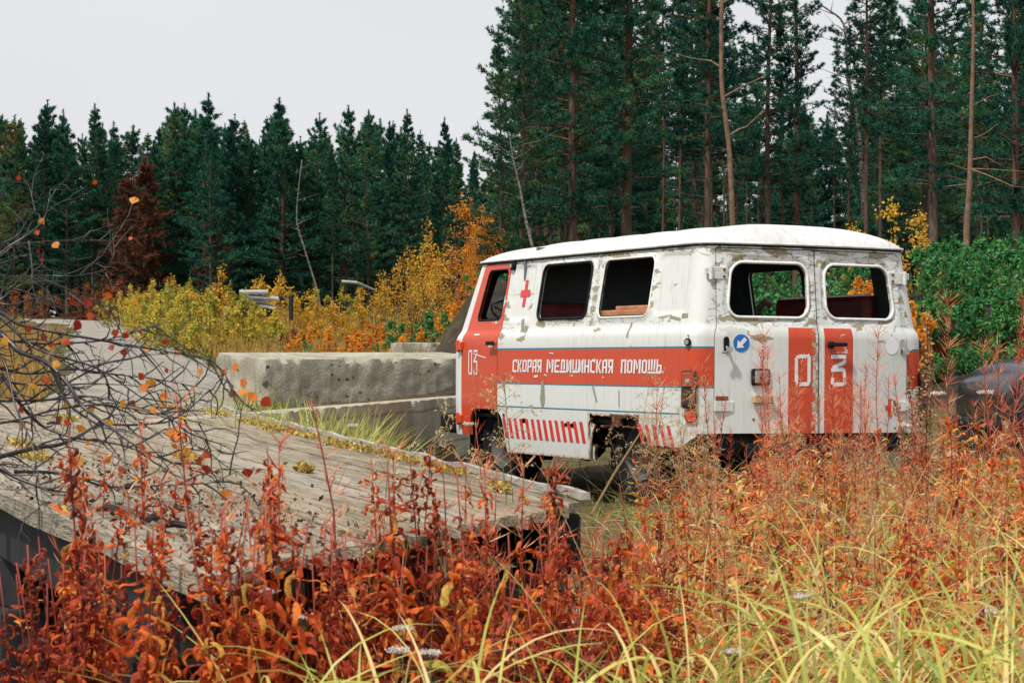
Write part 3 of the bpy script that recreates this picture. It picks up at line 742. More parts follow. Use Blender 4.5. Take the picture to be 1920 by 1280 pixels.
def gzf(x, y): return float(gz(x, y))
def grid(xs, ys):
    Xg, Yg = np.meshgrid(xs, ys); Z = gz(Xg, Yg); n, m_ = Xg.shape
    V = np.stack([Xg.ravel(), Yg.ravel(), Z.ravel()], 1)
    i = np.arange((n - 1) * (m_ - 1)); r_ = i // (m_ - 1); c = i % (m_ - 1); a = r_ * m_ + c
    return V, np.stack([a, a + 1, a + m_ + 1, a + m_], 1)
xs = np.concatenate([-np.geomspace(900, 12, 26), np.arange(-11.6, 11.6, .22), np.geomspace(12, 900, 26)])
ys = np.concatenate([[-60, -20, -5, 0], np.arange(1, 46, .24), np.arange(46.4, 118, .6), np.geomspace(120, 1500, 40)])
V, Fq = grid(xs, ys)
g = G('ground_soil'); v = g.coord(); n1 = g.noise(v, .5, 6); n2 = g.noise(v, 6, 6, .65); n3 = g.noise(v, 34, 4)
c1 = g.ramp(n2, [(.3, (.028, .022, .014)), (.5, (.075, .055, .032)), (.7, (.16, .125, .075))])
c2 = g.ramp(n2, [(.3, (.035, .05, .015)), (.55, (.13, .10, .03)), (.75, (.24, .16, .05))])
cc = g.mix(g.ramp(n1, [(.42, 0), (.6, 1)]), c1, c2); cc = g.mix(g.math('MULTIPLY', n3, .5), cc, (.05, .035, .02))
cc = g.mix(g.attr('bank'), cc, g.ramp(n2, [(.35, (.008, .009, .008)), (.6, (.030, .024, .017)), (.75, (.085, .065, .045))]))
g.pbr(cc, .95, g.math('ADD', n2, g.math('MULTIPLY', n3, .4)), .8, .05, spec=.2)
Xv, Yv = V[:, 0], V[:, 1]; bank = sm(-1.9, .1, Xv) * sm(24.5, 27.5, Yv) * sm(36, 33, Yv) + .8 * sm(.3, -.3, Xv) * sm(13, 11, Yv)  # last term paints the shade below the deck into the soil colour
tag(mobj('ground', V, Fq, g.m, smooth=True, va={'bank': bank}), kind='structure')
# gravel track
pts = []
for (x0, y0), (x1, y1) in zip(RC, RC[1:]):
    k = max(2, int(math.hypot(x1 - x0, y1 - y0) / .7)); pts += [(x0 + (x1 - x0) * i / k, y0 + (y1 - y0) * i / k) for i in range(k)]
pts = np.array(pts + [RC[-1]]); 
for _ in range(6): pts[1:-1] = (pts[:-2] + pts[1:-1] * 2 + pts[2:]) / 4
V = []; K = 13
for i, p in enumerate(pts):
    t = pts[min(i + 1, len(pts) - 1)] - pts[max(i - 1, 0)]; t = t / np.hypot(*t); n_ = np.array([-t[1], t[0]])
    hw = 1.05 + .003 * p[1] + .12 * math.sin(i * .7) + .1 * math.sin(i * 1.9)
    for k in range(K):
        q = p + n_ * (k / (K - 1) * 2 - 1) * hw; V.append((q[0], q[1], float(gz(q[0], q[1], False)) + .06 - .03 * math.exp(-((abs(k - 6) - 3) / 1.2) ** 2) - (.09 if k in (0, K - 1) else 0)))
Fq = np.array([(i * K + k, i * K + k + 1, (i + 1) * K + k + 1, (i + 1) * K + k) for i in range(len(pts) - 1) for k in range(K - 1)])[:, ::-1]
g = G('track_gravel'); v = g.coord(); n2 = g.noise(v, 1.6, 7, .7); n3 = g.noise(v, 30, 4)
g.pbr(g.mix(g.math('MULTIPLY', n3, .5), g.ramp(n2, [(.3, (.19, .175, .14)), (.6, (.33, .315, .27)), (.75, (.42, .41, .37))]), (.14, .125, .10)), .95, n3, .6, .02, spec=.2)
tag(mobj('track', V, Fq, g.m, smooth=True), kind='structure')

# ------------------------------------------------------------------ CONCRETE
def concmat(name, boards=False, seed=0):
    g = G(name); v = g.coord(); n = g.noise(v, 2.2 + seed, 6, .6); n2 = g.noise(v, 30, 5); st = g.noise(g.coord(scale=(5, 5, .5)), 2.5, 5)
    vo = g.n('ShaderNodeTexVoronoi'); vo.inputs['Scale'].default_value = 13; vo.inputs['Randomness'].default_value = 1
    g.t.links.new(g.coord(scale=(1, 1, 1.4)), vo.inputs['Vector'])
    vc = g.n('ShaderNodeSeparateColor'); g.t.links.new(vo.outputs['Color'], vc.inputs[0])
    c = g.ramp(n, [(.3, (.20, .18, .125)), (.48, (.35, .32, .24)), (.7, (.50, .475, .39))])
    c = g.mix(g.math('MULTIPLY', g.ramp(st, [(.5, 0), (.68, 1)]), .55), c, (.17, .16, .11))
    c = g.mix(g.math('MULTIPLY', n2, .35), c, (.20, .20, .17))
    if boards:
        wv = g.n('ShaderNodeTexWave', wave_type='BANDS', bands_direction='Z'); wv.inputs['Scale'].default_value = 1.05; wv.inputs['Distortion'].default_value = .6; wv.inputs['Detail'].default_value = 1
        g.t.links.new(v, wv.inputs['Vector'])
        ln = g.ramp(wv.outputs[0], [(.0, 1), (.03, 0)]); c = g.mix(g.math('MULTIPLY', ln, .45), c, (.13, .12, .09))
        c = g.mix(g.ramp(g.noise(v, 1.3, 4), [(.55, 0), (.7, .6)]), c, (.25, .20, .12))
        return g.pbr(c, .9, g.math('SUBTRACT', n2, ln), .5, .01, spec=.25)
    peb = g.math('MULTIPLY', g.math('LESS_THAN', vo.outputs['Distance'], g.math('MULTIPLY', vc.outputs[0], .36)), g.math('GREATER_THAN', g.math('ADD', vc.outputs[1], g.math('MULTIPLY', n, .9)), 1.12))
    c = g.mix(peb, c, g.mix(vc.outputs[2], (.035, .045, .04), (.14, .12, .08)))
    return g.pbr(c, .9, g.math('SUBTRACT', n2, peb), .6, .015, spec=.25)
def rough_box(name, P0, P1, depth, z0, z1, mat, dn, parent=None, seed=1, amp=.015, chip=.05, nx=60, top=0.):
    """box whose long front face runs P0 -> P1, body lying towards dn; edges chipped"""
    P0 = Vector((P0[0], P0[1], 0)); P1 = Vector((P1[0], P1[1], 0)); T = (P1 - P0); Ln = T.length; T.normalize(); N = Vector((-T.y, T.x, 0)); N = N if N.dot(Vector((dn[0], dn[1], 0))) > 0 else -N
    ny, nzc = max(3, int(depth / .08)), max(3, int((z1 - z0) / .06)); b = {}; V = []; Fc = []
    def vid(i, j, k):
        key = (i, j, k)
        if key not in b:
            u, v_, w_ = i / nx, j / ny, k / nzc; p = P0 + T * Ln * u + N * depth * v_; zz = z0 + (z1 - z0 + top * v_) * w_
            ex = min(u * Ln, (1 - u) * Ln); ey = min(v_, 1 - v_) * depth; ez = (1 - w_) * (z1 - z0)
            q = Vector((p.x, p.y, zz)); nn = noise.noise(q * 3.1 + Vector((seed, 0, 0))); n2 = noise.noise(q * 9 + Vector((0, seed, 0)))
            e2 = sorted([ex, ey, ez])[1]; c = math.exp(-e2 / .028) * chip * (.15 + max(0, n2 - .1) * 1.5 + max(0, nn - .15) * 1.0)
            ctr = P0 + T * Ln * .5 + N * depth * .5
            dirn = Vector((0, 0, -1)) * (1 if ez < .09 else 0)
            if ey < .09: dirn += N * (1 if v_ < .5 else -1)
            if ex < .09: dirn += T * (1 if u < .5 else -1)
            q += dirn * c + (N * n2 * amp if ey < 1e-6 else Vector((0, 0, n2 * amp * .25))) + (T * nn * amp * 2 if ex < 1e-6 else Vector())
            b[key] = len(V); V.append(q)
        return b[key]
    for i in range(nx):
        for j in range(ny): Fc.append((vid(i, j, nzc), vid(i + 1, j, nzc), vid(i + 1, j + 1, nzc), vid(i, j + 1, nzc)))
        for k in range(nzc):
            Fc.append((vid(i, 0, k), vid(i + 1, 0, k), vid(i + 1, 0, k + 1), vid(i, 0, k + 1)))
            Fc.append((vid(i + 1, ny, k), vid(i, ny, k), vid(i, ny, k + 1), vid(i + 1, ny, k + 1)))
    for j in range(ny):
        for k in range(nzc):
            Fc.append((vid(0, j + 1, k), vid(0, j, k), vid(0, j, k + 1), vid(0, j + 1, k + 1)))
            Fc.append((vid(nx, j, k), vid(nx, j + 1, k), vid(nx, j + 1, k + 1), vid(nx, j, k + 1)))
    o = mobj(name, V, Fc, mat, parent, smooth=True); es = o.modifiers.new('split', 'EDGE_SPLIT'); es.split_angle = R(40); return o
o = rough_box('concrete_block', (-2.80, 25.5), (-.20, 27.9), 1.0, .30, 1.035, concmat('pitted_concrete'), (-1, 1), chip=.06, amp=.02, nx=80, top=.075)
tag(o, 'long pitted grey concrete block with exposed pebbles beside the van nose', 'block')
o = rough_box('concrete_wall', (-2.12, 13.7), (-.30, 21.6), .22, -.25, .705, concmat('board_marked_concrete', True), (-1, .2), chip=.03, amp=.008, nx=140, seed=5)
tag(o, 'low board marked concrete wall running from the deck towards the van front wheel', 'wall')
slab = rough_box('concrete_slab', (-1.50, 30.4), (-.25, 30.9), .5, .70, 1.232, concmat('pale_concrete', seed=2), (0, 1), chip=.03, amp=.006, nx=40, seed=8)
tag(slab, 'pale small concrete slab with rusty lifting loops behind the long pitted block', 'slab')
for xx in (-1.12, -.93, -.60):
    b = MB(); b.tube([(xx, 30.75, 1.2), (xx, 30.75, 1.27), (xx + .03, 30.76, 1.315), (xx + .08, 30.78, 1.315), (xx + .11, 30.79, 1.27), (xx + .11, 30.79, 1.2)], .009, 6); b.build('lifting_loop', rusty, slab)
# rusted plate leaning on the wall
b = MB(); ra, rb = Vector((-.74, 19.45, 0)), Vector((-.58, 20.15, 0)); off_ = Vector((.05, -.012, 0))
pp = []
for k in range(22):
    a = 2 * PI * k / 22; u = .5 + .5 * math.copysign(abs(math.cos(a)) ** .35, math.cos(a)); w_ = .5 + .5 * math.copysign(abs(math.sin(a)) ** .35, math.sin(a))
    p = ra.lerp(rb, u + .04 * math.sin(5 * a)); pp.append(p + off_ + Vector((0, 0, .08 + .22 * w_ + .01 * math.sin(7 * a))))
n_ = 22; b.add(pp + [p + Vector((.02, -.006, 0)) for p in pp], [tuple(range(n_))[::-1], tuple(range(n_, 2 * n_))] + [(i, (i + 1) % n_, n_ + (i + 1) % n_, n_ + i) for i in range(n_)])
tag(b.build('rusted_plate', rusty), 'dark rusted iron plate set against the low board marked wall', 'plate')
# boulders
def rock(name, c, sz, seed, label, mat):
    import bmesh
    bm = bmesh.new(); bmesh.ops.create_icosphere(bm, subdivisions=3, radius=1)
    for v_ in bm.verts:
        n_ = 1 + .35 * noise.noise(v_.co * 1.3 + Vector((seed, 0, 0))) + .12 * noise.noise(v_.co * 4 + Vector((seed, 3, 0)))
        v_.co = Vector((v_.co.x * sz[0] * n_, v_.co.y * sz[1] * n_, v_.co.z * sz[2] * n_))
    me = bpy.data.meshes.new(name); bm.to_mesh(me); bm.free(); me.materials.append(mat)
    o = bpy.data.objects.new(name, me); col.objects.link(o); o.location = c; o.rotation_euler = (0, 0, seed)
    return tag(o, label, 'rock')
rockm = concmat('stone', seed=3)
rock('boulder', (.30, 8.3, .10), (.16, .2, .08), 1, 'flat grey stone lying past the right tip of the wooden deck', rockm)
rock('boulder', (.62, 9.3, .08), (.14, .14, .10), 2, 'grey stone half hidden by weeds below the van rear wheel', rockm)
rock('boulder', (3.84, 20.0, gzf(3.84, 20) + .05), (.13, .12, .10), 3, 'small grey stone on the earth between the ambulance and the dark car', rockm)
rock('boulder', (-2.95, 22.4, .42), (.30, .3, .16), 4, 'small dark stone under the left end of the pitted block', rockm)

# ------------------------------------------------------------------ WOODEN DECK
ZD = .70
A0, A1 = Vector((.20, 6.6)), Vector((-2.75, 18.9))      # far (right) edge
B0, B1 = Vector((-.60, 4.42)), Vector((-6.4, 19.6))     # near (left) edge
deck = empty('plank_deck', (-1.6, 9, 0), 0, 'large weathered grey plank deck raised above the hollow in front of the van', 'deck')
def dk(o): o.location = -Vector(deck.location); return o
g = G('weathered_planks'); v = g.coord(scale=(14, .55, 6), rot=(0, 0, 0)); rn = g.attr('rnd')
# grain follows the plank direction: use UV-like object coords rotated into the deck
tcn = g.n('ShaderNodeTexCoord'); mpn = g.n('ShaderNodeMapping'); mpn.inputs['Rotation'].default_value = (0, 0, R(-17)); g.t.links.new(tcn.outputs['Object'], mpn.inputs[0])
mp2 = g.n('ShaderNodeMapping'); mp2.inputs['Scale'].default_value = (26, .9, 20); g.t.links.new(mpn.outputs[0], mp2.inputs[0])
cmb = g.n('ShaderNodeVectorMath', operation='ADD'); g.t.links.new(mp2.outputs[0], cmb.inputs[0])
cx_ = g.n('ShaderNodeCombineXYZ'); g.t.links.new(g.math('MULTIPLY', rn, 40), cx_.inputs[0]); g.t.links.new(g.math('MULTIPLY', rn, 90), cx_.inputs[1]); g.t.links.new(cx_.outputs[0], cmb.inputs[1])
gr = g.noise(cmb.outputs[0], 1.5, 7, .7, .4); big = g.noise(mpn.outputs[0], 1.1, 6); fine = g.noise(cmb.outputs[0], 6, 4, .6)
c = g.ramp(gr, [(.32, (.04, .030, .020)), (.45, (.18, .145, .095)), (.58, (.35, .295, .21)), (.76, (.54, .49, .40))])
c = g.mix(g.ramp(big, [(.40, 0), (.62, .5)]), c, (.32, .26, .16)); c = g.mix(g.math('MULTIPLY', rn, .32), c, (.52, .50, .44))
c = g.mix(g.ramp(fine, [(.33, .9), (.43, 0)]), c, (.03, .026, .02))
c = g.mix(g.ramp(g.noise(mpn.outputs[0], 4.5, 7, .75), [(.60, 0), (.68, .75)]), c, (.055, .045, .025))
wood = g.pbr(c, .85, g.math('ADD', gr, fine), .9, .012, spec=.25)
planks = MB(); NP_ = 16
rs = random.Random(3)
def dz_(x, y): return ZD + .003 * math.sin(x * 1.7 + y * .6)
def edge(t, u):   # t across 0 far edge..1 near edge, u along 0..1
    a = A0.lerp(A1, u); b_ = B0.lerp(B1, u); return a.lerp(b_, t)
for i in range(NP_):
    t0, t1 = i / NP_ + .0012, (i + 1) / NP_ - .0012 - .0012 * rs.random(); u = -.002 + .004 * rs.random()
    breaks = [u]; 
    while breaks[-1] < .97: breaks.append(min(1.0, breaks[-1] + rs.uniform(.32, .55)))
    for ua, ub in zip(breaks, breaks[1:]):
        n = 16; r_ = rs.random(); dzz = rs.uniform(-.0015, .002); V = []; th = .028; warp = rs.uniform(-.0015, .0015)
        for k in range(n + 1):
            uu = ua + (ub - ua - .002) * k / n; wob = .0015 * math.sin(k * 1.3 + i * 2.1) / 1
            for m_, tt in enumerate((t0 + wob, (t0 + t1) / 2, t1 + wob)):
                p = edge(tt, uu + (.004 * math.sin(m_ * 2.3 + i) if k in (0, n) else 0)); cup = -.004 if m_ == 1 else 0
                endc = .012 * rs.random() if k in (0, n) else 0
                V.append((p.x, p.y, dz_(p.x, p.y) + dzz + cup + warp * (m_ - 1) - endc))
        top = len(V); V += [(x, y, z - th) for x, y, z in V[:top]]; Fc = []
        for k in range(n):
            for m_ in (0, 1):
                a = k * 3 + m_; Fc.append((a, a + 1, a + 4, a + 3)); Fc.append((top + a, top + a + 3, top + a + 4, top + a + 1))
            a = k * 3; Fc.append((a, a + 3, top + a + 3, top + a)); Fc.append((a + 2, top + a + 2, top + a + 5, a + 5))
        Fc += [(0, top, top + 1, 1), (1, top + 1, top + 2, 2)]; e_ = n * 3; Fc += [(e_, e_ + 1, top + e_ + 1, top + e_), (e_ + 1, e_ + 2, top + e_ + 2, top + e_ + 1)]
        b = MB(); b.add(V, Fc, 0, r_); dk(b.build('plank', wood, deck))
# half-round curb log along the far edge and fascia board on the near edge
g = G('bleached_log'); v = g.coord(scale=(9, 1.2, 9)); n = g.noise(v, 3, 6, .65)
logm = g.pbr(g.ramp(n, [(.34, (.16, .14, .11)), (.5, (.32, .30, .25)), (.7, (.44, .42, .37))]), .85, n, .8, .01)
for ua, ub in ((-.002, .30), (.303, .62), (.623, .99)):
    b = MB(); pts = []; rad = []
    for k in range(25):
        p = edge(-.012, ua + (ub - ua) * k / 24); pts.append((p.x + .008 * math.sin(k * .9), p.y, dz_(p.x, p.y) + .008 + .004 * math.sin(k * 1.3))); rad.append(.012 + .003 * math.sin(k * .8 + ua * 9) + .003 * rs.random())
    V = []
    for p, r_ in zip(pts, rad): V += [(p[0] - .016, p[1], p[2] - .008), (p[0] - .015, p[1], p[2] + r_), (p[0] + .014, p[1], p[2] + r_ * .9), (p[0] + .016, p[1], p[2] - .008)]
    b.add(V, [(k * 4 + j, (k + 1) * 4 + j, (k + 1) * 4 + (j + 1) % 4, k * 4 + (j + 1) % 4) for k in range(24) for j in range(4)] + [(0, 1, 2, 3), (99, 98, 97, 96)]); dk(b.build('curb_board', logm, deck))
b = MB(); V = []
for k in range(31):
    u = -.005 + k / 30 * .99; p = edge(1.004, u); q = edge(1.018, u); z = dz_(p.x, p.y) + .004 + .003 * math.sin(k * 1.1)
    V += [(p.x, p.y, z), (q.x, q.y, z - .003), (q.x, q.y, z - .055 - .006 * math.sin(k * 2.2)), (p.x, p.y, z - .055)]
Fc = [(k * 4 + j, (k + 1) * 4 + j, (k + 1) * 4 + (j + 1) % 4, k * 4 + (j + 1) % 4) for k in range(30) for j in range(4)] + [(0, 1, 2, 3), (123, 122, 121, 120)]
b.add(V, Fc, 0, .8); dk(b.build('edge_board', wood, deck))
black_wood = simple('black_wood_deck_shade', (.012, .013, .014), .8, var=.6, sc=8, bstr=.4)  # near-black on beams and posts stands for shade under the deck
def beam3(name, pts, w_, h_, mat):
    b = MB(); V = []
    for i, p in enumerate(pts):
        p = Vector(p); t = (Vector(pts[min(i + 1, len(pts) - 1)]) - Vector(pts[max(i - 1, 0)])).normalized(); n_ = Vector((-t.y, t.x, 0)).normalized() * w_ / 2
        V += [p + n_ + Vector((0, 0, h_ / 2)), p - n_ + Vector((0, 0, h_ / 2)), p - n_ - Vector((0, 0, h_ / 2)), p + n_ - Vector((0, 0, h_ / 2))]
    k = len(pts); b.add(V, [(i * 4 + j, (i + 1) * 4 + j, (i + 1) * 4 + (j + 1) % 4, i * 4 + (j + 1) % 4) for i in range(k - 1) for j in range(4)] + [(0, 1, 2, 3), tuple(4 * (k - 1) + j for j in (3, 2, 1, 0))])
    return dk(b.build(name, mat, deck, bevel=.01))
for tt in (.03, .5, .95):
    beam3('beam', [(*edge(tt, u), ZD - .14) for u in (.012, .25, .5, .75, .98)], .14, .18, black_wood)
for uu in (.03, .17, .33, .5, .67, .84):
    beam3('cross_beam', [(*edge(0.02, uu), ZD - .31), (*edge(.98, uu + .012), ZD - .31)], .16, .16, black_wood)
    for tt in (.06, .94):
        p = edge(tt, uu + .006); beam3('post', [(p.x, p.y, ZD - .37), (p.x + .001, p.y, -.9)][::1], .16, .16, black_wood) if False else None
        b = MB(); b.box((p.x, p.y, (ZD - .39 - .8) / 2), (.16, .16, ZD - .39 + .8)); dk(b.build('post', black_wood, deck, bevel=.01))
# near-black recessed boards, added to make the underside read as deep shade
b = MB()
for k in range(34):
    u = .005 + k * .0285; p = edge(.955, u); q = edge(.955, u + .0275); t = (q - p); n_ = Vector((-t.y, t.x)).normalized() * .012
    V = []
    for z in (ZD - .42 - .02 * (k % 3), -.75):
        V += [(p.x + n_.x, p.y + n_.y, z), (q.x + n_.x, q.y + n_.y, z), (q.x - n_.x, q.y - n_.y, z), (p.x - n_.x, p.y - n_.y, z)]
    b.add(V, [(0, 1, 2, 3), (7, 6, 5, 4), (0, 4, 5, 1), (1, 5, 6, 2), (2, 6, 7, 3), (3, 7, 4, 0)])
dk(b.build('shade_boarding', black_wood, deck))
# ------------------------------------------------------------------ VEGETATION TOOLS
def ribbons(base, az, el, curl, L, W, S=6, twist=0.0, fold=0.0, tip=.9, aztw=0.0, belly=.5, wob=0.0):
    """many tapering, curling leaves or blades at once; all arguments broadcast to N. returns V, quads, id per face"""
    N = len(base); b = lambda a: np.broadcast_to(np.asarray(a, float), (N,)).copy()
    az, el, curl, L, W, twist, fold, aztw = map(b, (az, el, curl, L, W, twist, fold, aztw))
    p = np.array(base, float).copy(); rows = []; ph_ = (np.arange(N) * 2.399) % 6.283; K = 3 if np.any(fold) else 2
    for k in range(S + 1):
        t = k / S; e = el - curl * t + wob * np.sin(ph_ + 7.5 * t); a = az + aztw * t + wob * .8 * np.sin(ph_ * 1.7 + 9 * t)
        T = np.stack([np.cos(e) * np.cos(a), np.cos(e) * np.sin(a), np.sin(e)], 1)
        Sd = np.stack([-np.sin(a), np.cos(a), np.zeros(N)], 1); Nn = np.cross(T, Sd); tw = twist * t
        Wd = Sd * np.cos(tw)[:, None] + Nn * np.sin(tw)[:, None]; Nw = np.cross(T, Wd)
        prof = max(.04, (math.sin(PI * min(1, (t * (1 - belly * .3) + belly * .12))) ** .8) if tip > .5 else (1 - t) ** .7 + .03)
        if k == S: prof = .03
        w = (W * prof * (1 + wob * .7 * np.sin(ph_ * 3 + 11 * t)) / 2)[:, None]
        if K == 3: rows.append(np.stack([p - Wd * w, p + Nw * (fold[:, None] * w), p + Wd * w], 1))
        else: rows.append(np.stack([p - Wd * w, p + Wd * w], 1))
        p = p + T * (L / S)[:, None]
    V = np.stack(rows, 1)                      # N,S+1,K,3
    base_i = (np.arange(N) * (S + 1) * K)[:, None, None]
    k_ = np.arange(S)[None, :, None] * K; m_ = np.arange(K - 1)[None, None, :]
    a = base_i + k_ + m_; Fq = np.stack([a, a + 1, a + K + 1, a + K], -1).reshape(-1, 4)
    fid = np.repeat(np.arange(N), S * (K - 1))
    return V.reshape(-1, 3), Fq, fid
def join(parts):
    Vs, Fs, Rs = [], [], []; o = 0
    for V, Fq, r_ in parts: Vs.append(V); Fs.append(Fq + o); Rs.append(r_); o += len(V)
    return np.concatenate(Vs), np.concatenate(Fs), np.concatenate(Rs)
def tubes_np(mb):       # MB (quads + caps) -> arrays of quads only
    f = [q if len(q) == 4 else None for q in mb.f]; f = np.array([q for q in f if q]); return np.array(mb.v), f, np.array([r for q, r in zip(mb.f, mb.r) if len(q) == 4])
def diamonds(c, size, rng, up=.35, asp=.6):
    """small flat leaves: one kite quad each, random facing"""
    N = len(c); a = rng.normal(size=(N, 3)); a[:, 2] -= up * 1.2; a /= np.linalg.norm(a, axis=1)[:, None]
    b_ = rng.normal(size=(N, 3)); b_ -= (b_ * a).sum(1)[:, None] * a; b_ /= np.linalg.norm(b_, axis=1)[:, None]
    s = np.broadcast_to(size, (N,))[:, None]
    V = np.stack([c, c + a * s * .45 + b_ * s * asp / 2, c + a * s, c + a * s * .45 - b_ * s * asp / 2], 1).reshape(-1, 3)
    return V, np.arange(N * 4).reshape(N, 4)
def put(proto, x, y, z=None, s=1.0, rz=0.0, used=None, tilt=(0, 0)):
    o = proto if used is not None and proto.name not in used else copy_tree(proto)
    if used is not None: used.add(proto.name)
    o.location = (x, y, gzf(x, y) - .02 if z is None else z); o.rotation_euler = (tilt[0], tilt[1], rz); o.scale = (s, s, s) if not isinstance(s, tuple) else s
    return o

# ------------------------------------------------------------------ CONIFERS
needle = leafmat('pine_needles', [(.0, (.006, .048, .038)), (.35, (.016, .105, .072)), (.7, (.060, .200, .100)), (.93, (.14, .25, .075)), (1.0, (.22, .09, .03))], .22, .6, .6, .15)
needle2 = leafmat('mixed_needles', [(.0, (.008, .055, .040)), (.5, (.040, .145, .070)), (.78, (.14, .23, .070)), (.9, (.16, .10, .04)), (1.0, (.26, .10, .035))], .22, .6, .6, .15)
browneedle = leafmat('dead_needles', [(.0, (.07, .03, .02)), (.5, (.16, .06, .03)), (1.0, (.26, .10, .045))], .2, .2, .7, .15)
g = G('pine_bark'); v = g.coord(scale=(6, 6, 1.3)); n = g.noise(v, 3, 6, .65)
tcz = g.n('ShaderNodeTexCoord'); sz_ = g.n('ShaderNodeSeparateXYZ'); g.t.links.new(tcz.outputs['Object'], sz_.inputs[0])
up_ = g.ramp(g.math('DIVIDE', sz_.outputs[2], 12.0), [(.08, 0), (.45, 1)])
bark = g.pbr(g.mix(up_, g.ramp(n, [(.3, (.050, .036, .030)), (.7, (.17, .12, .095))]), g.ramp(n, [(.3, (.05, .030, .022)), (.7, (.14, .085, .055))])), .95, n, .7, .02, spec=.1)
g = G('birch_bark'); v = g.coord(scale=(3, 3, 9)); n = g.noise(v, 3, 5, .6)
bbark = g.pbr(g.ramp(n, [(.40, (.03, .028, .025)), (.52, (.16, .145, .12)), (.8, (.34, .32, .28))]), .8, n, .3, .01)
def conifer(seed, Hh=13., cb=.35, Rc=1.7, tr=.13, dens=1.0, blade=.095, bw=.020, lean=0., mats=None, kind='pine', top=.8, nb=13, spread=1.0, dzw=(.20, .34), name='pine_tree'):
    rng = np.random.default_rng(seed); rp = random.Random(seed)
    ph = rp.uniform(0, 6)
    def axis(z): t = z / Hh; return Vector((lean * t * t * Hh + .10 * math.sin(t * 5 + ph) * t, .08 * math.sin(t * 6 + ph * 2) * t, z))
    mb = MB(); zs = np.linspace(-.3, Hh, 18); mb.tube([axis(z) for z in zs], [max(.008, tr * (1 - max(0, z) / Hh) ** .75 * (1.15 if z < .3 else 1)) for z in zs], 8)
    C = []; D = []; z = Hh * cb
    z0 = z
    while z < Hh - .12:
        t = (z - z0) / (Hh - z0)
        rad = Rc * rp.uniform(.78, 1.12) * ((1 - t) ** top * (.55 + .45 * min(1, t * 5 + .35))) + .10
        nbr = rp.randint(4, 6); a0 = rp.uniform(0, 6.3)
        for k in range(nbr):
            if rp.random() < (.28 if t < .35 else .1): continue
            a = a0 + 2 * PI * k / nbr + rp.uniform(-.3, .3); L = rad * rp.uniform(.42, 1.25); zz = z + rp.uniform(-.12, .12)
            e0 = rp.uniform(-.1, .25) + t * .55; pts = []; p = axis(zz); n = 6; q = Vector(p)
            for i in range(n + 1):
                pts.append(Vector(q)); e = e0 - .35 * (i / n) * (1 - t) + .75 * (i / n) ** 2.5; a += rp.uniform(-.09, .09)
                q = q + Vector((math.cos(a) * math.cos(e), math.sin(a) * math.cos(e), math.sin(e))) * L / n
            mb.tube(pts, [.022 * (1 - .8 * i / n) * (.5 + L / 2.2) for i in range(n + 1)], 3, cap=False)
            nt_ = int((10 + L * 26) * dens); P_ = np.array(pts)
            u = rng.uniform(.18, 1, nt_) ** .75 * n; i0 = np.minimum(u.astype(int), n - 1); fr_ = (u - i0)[:, None]
            c = P_[i0] * (1 - fr_) + P_[i0 + 1] * fr_; lat = rng.normal(size=(nt_, 3)) * np.array([.17, .17, .07]) * (.4 + .5 * L) * spread
            c = c + lat * (1.15 - u / n)[:, None]; c[:, 2] += np.abs(lat[:, 0]) * .25
            C.append(c); dd = np.tile(np.array([[math.cos(a) * .6, math.sin(a) * .6, .55]]), (nt_, 1)); D.append(dd)
        z += rp.uniform(*dzw) * (1 if t < .8 else .8)
    # leader candle
    zc = np.linspace(Hh - .7, Hh + .25, 22); C.append(np.array([tuple(axis(min(q, Hh)) + Vector((0, 0, max(0, q - Hh)))) for q in zc])); D.append(np.tile([[0, 0, 1.2]], (22, 1)))
    # a few bare dead limbs below the crown
    for k in range(int(7 * (1 if cb > .2 else 0))):
        zz = rp.uniform(.18, cb) * Hh; a = rp.uniform(0, 6.3); L = rp.uniform(.3, 1.1); p = axis(zz)
        mb.tube([p, p + Vector((math.cos(a), math.sin(a), .15)) * L * .6, p + Vector((math.cos(a + .2), math.sin(a + .2), -.05)) * L], [.013, .008, .003], 3, cap=False)
    C = np.concatenate(C); D = np.concatenate(D); N = len(C)
    cc = np.repeat(C, nb, 0); dd = np.repeat(D, nb, 0) + rng.normal(size=(N * nb, 3)) * .75; dd /= np.linalg.norm(dd, axis=1)[:, None]
    pr = np.cross(dd, rng.normal(size=dd.shape)); pr /= np.linalg.norm(pr, axis=1)[:, None]
    l = blade * rng.uniform(.7, 1.3, N * nb)[:, None]
    V = np.stack([cc - pr * bw / 2, cc + pr * bw / 2, cc + dd * l], 1).reshape(-1, 3)
    # clump brightness: whole sprays share a tone
    rr_ = np.repeat(np.clip(rng.normal(.38, .17, N) + .18 * np.sin(C[:, 0] * 2.1 + C[:, 2] * 1.7), 0, .98), nb)
    root = empty(name); mb.build('trunk', bark if kind != 'birch' else bbark, root, smooth=True)
    mobj('crown', V, np.arange(len(V)).reshape(-1, 3), mats or needle, root, rnd=rr_)
    return root
near_p = [conifer(11, 12, .20, 1.6, .105), conifer(12, 12, .26, 1.4, .085, lean=.02), conifer(13, 11.5, .15, 1.9, .09, dens=1.1), conifer(14, 12.5, .32, 1.2, .075, lean=-.03),
          conifer(15, 10.5, .14, 1.5, .075, mats=needle2), conifer(16, 11.5, .36, 1.0, .06, lean=.03, mats=needle2),
          conifer(17, 11.5, .42, .85, .050, .6, lean=-.02, mats=needle2), conifer(18, 12, .50, .75, .045, .6, lean=.015)]
fk = dict(blade=.15, bw=.034, nb=9, dens=.95)
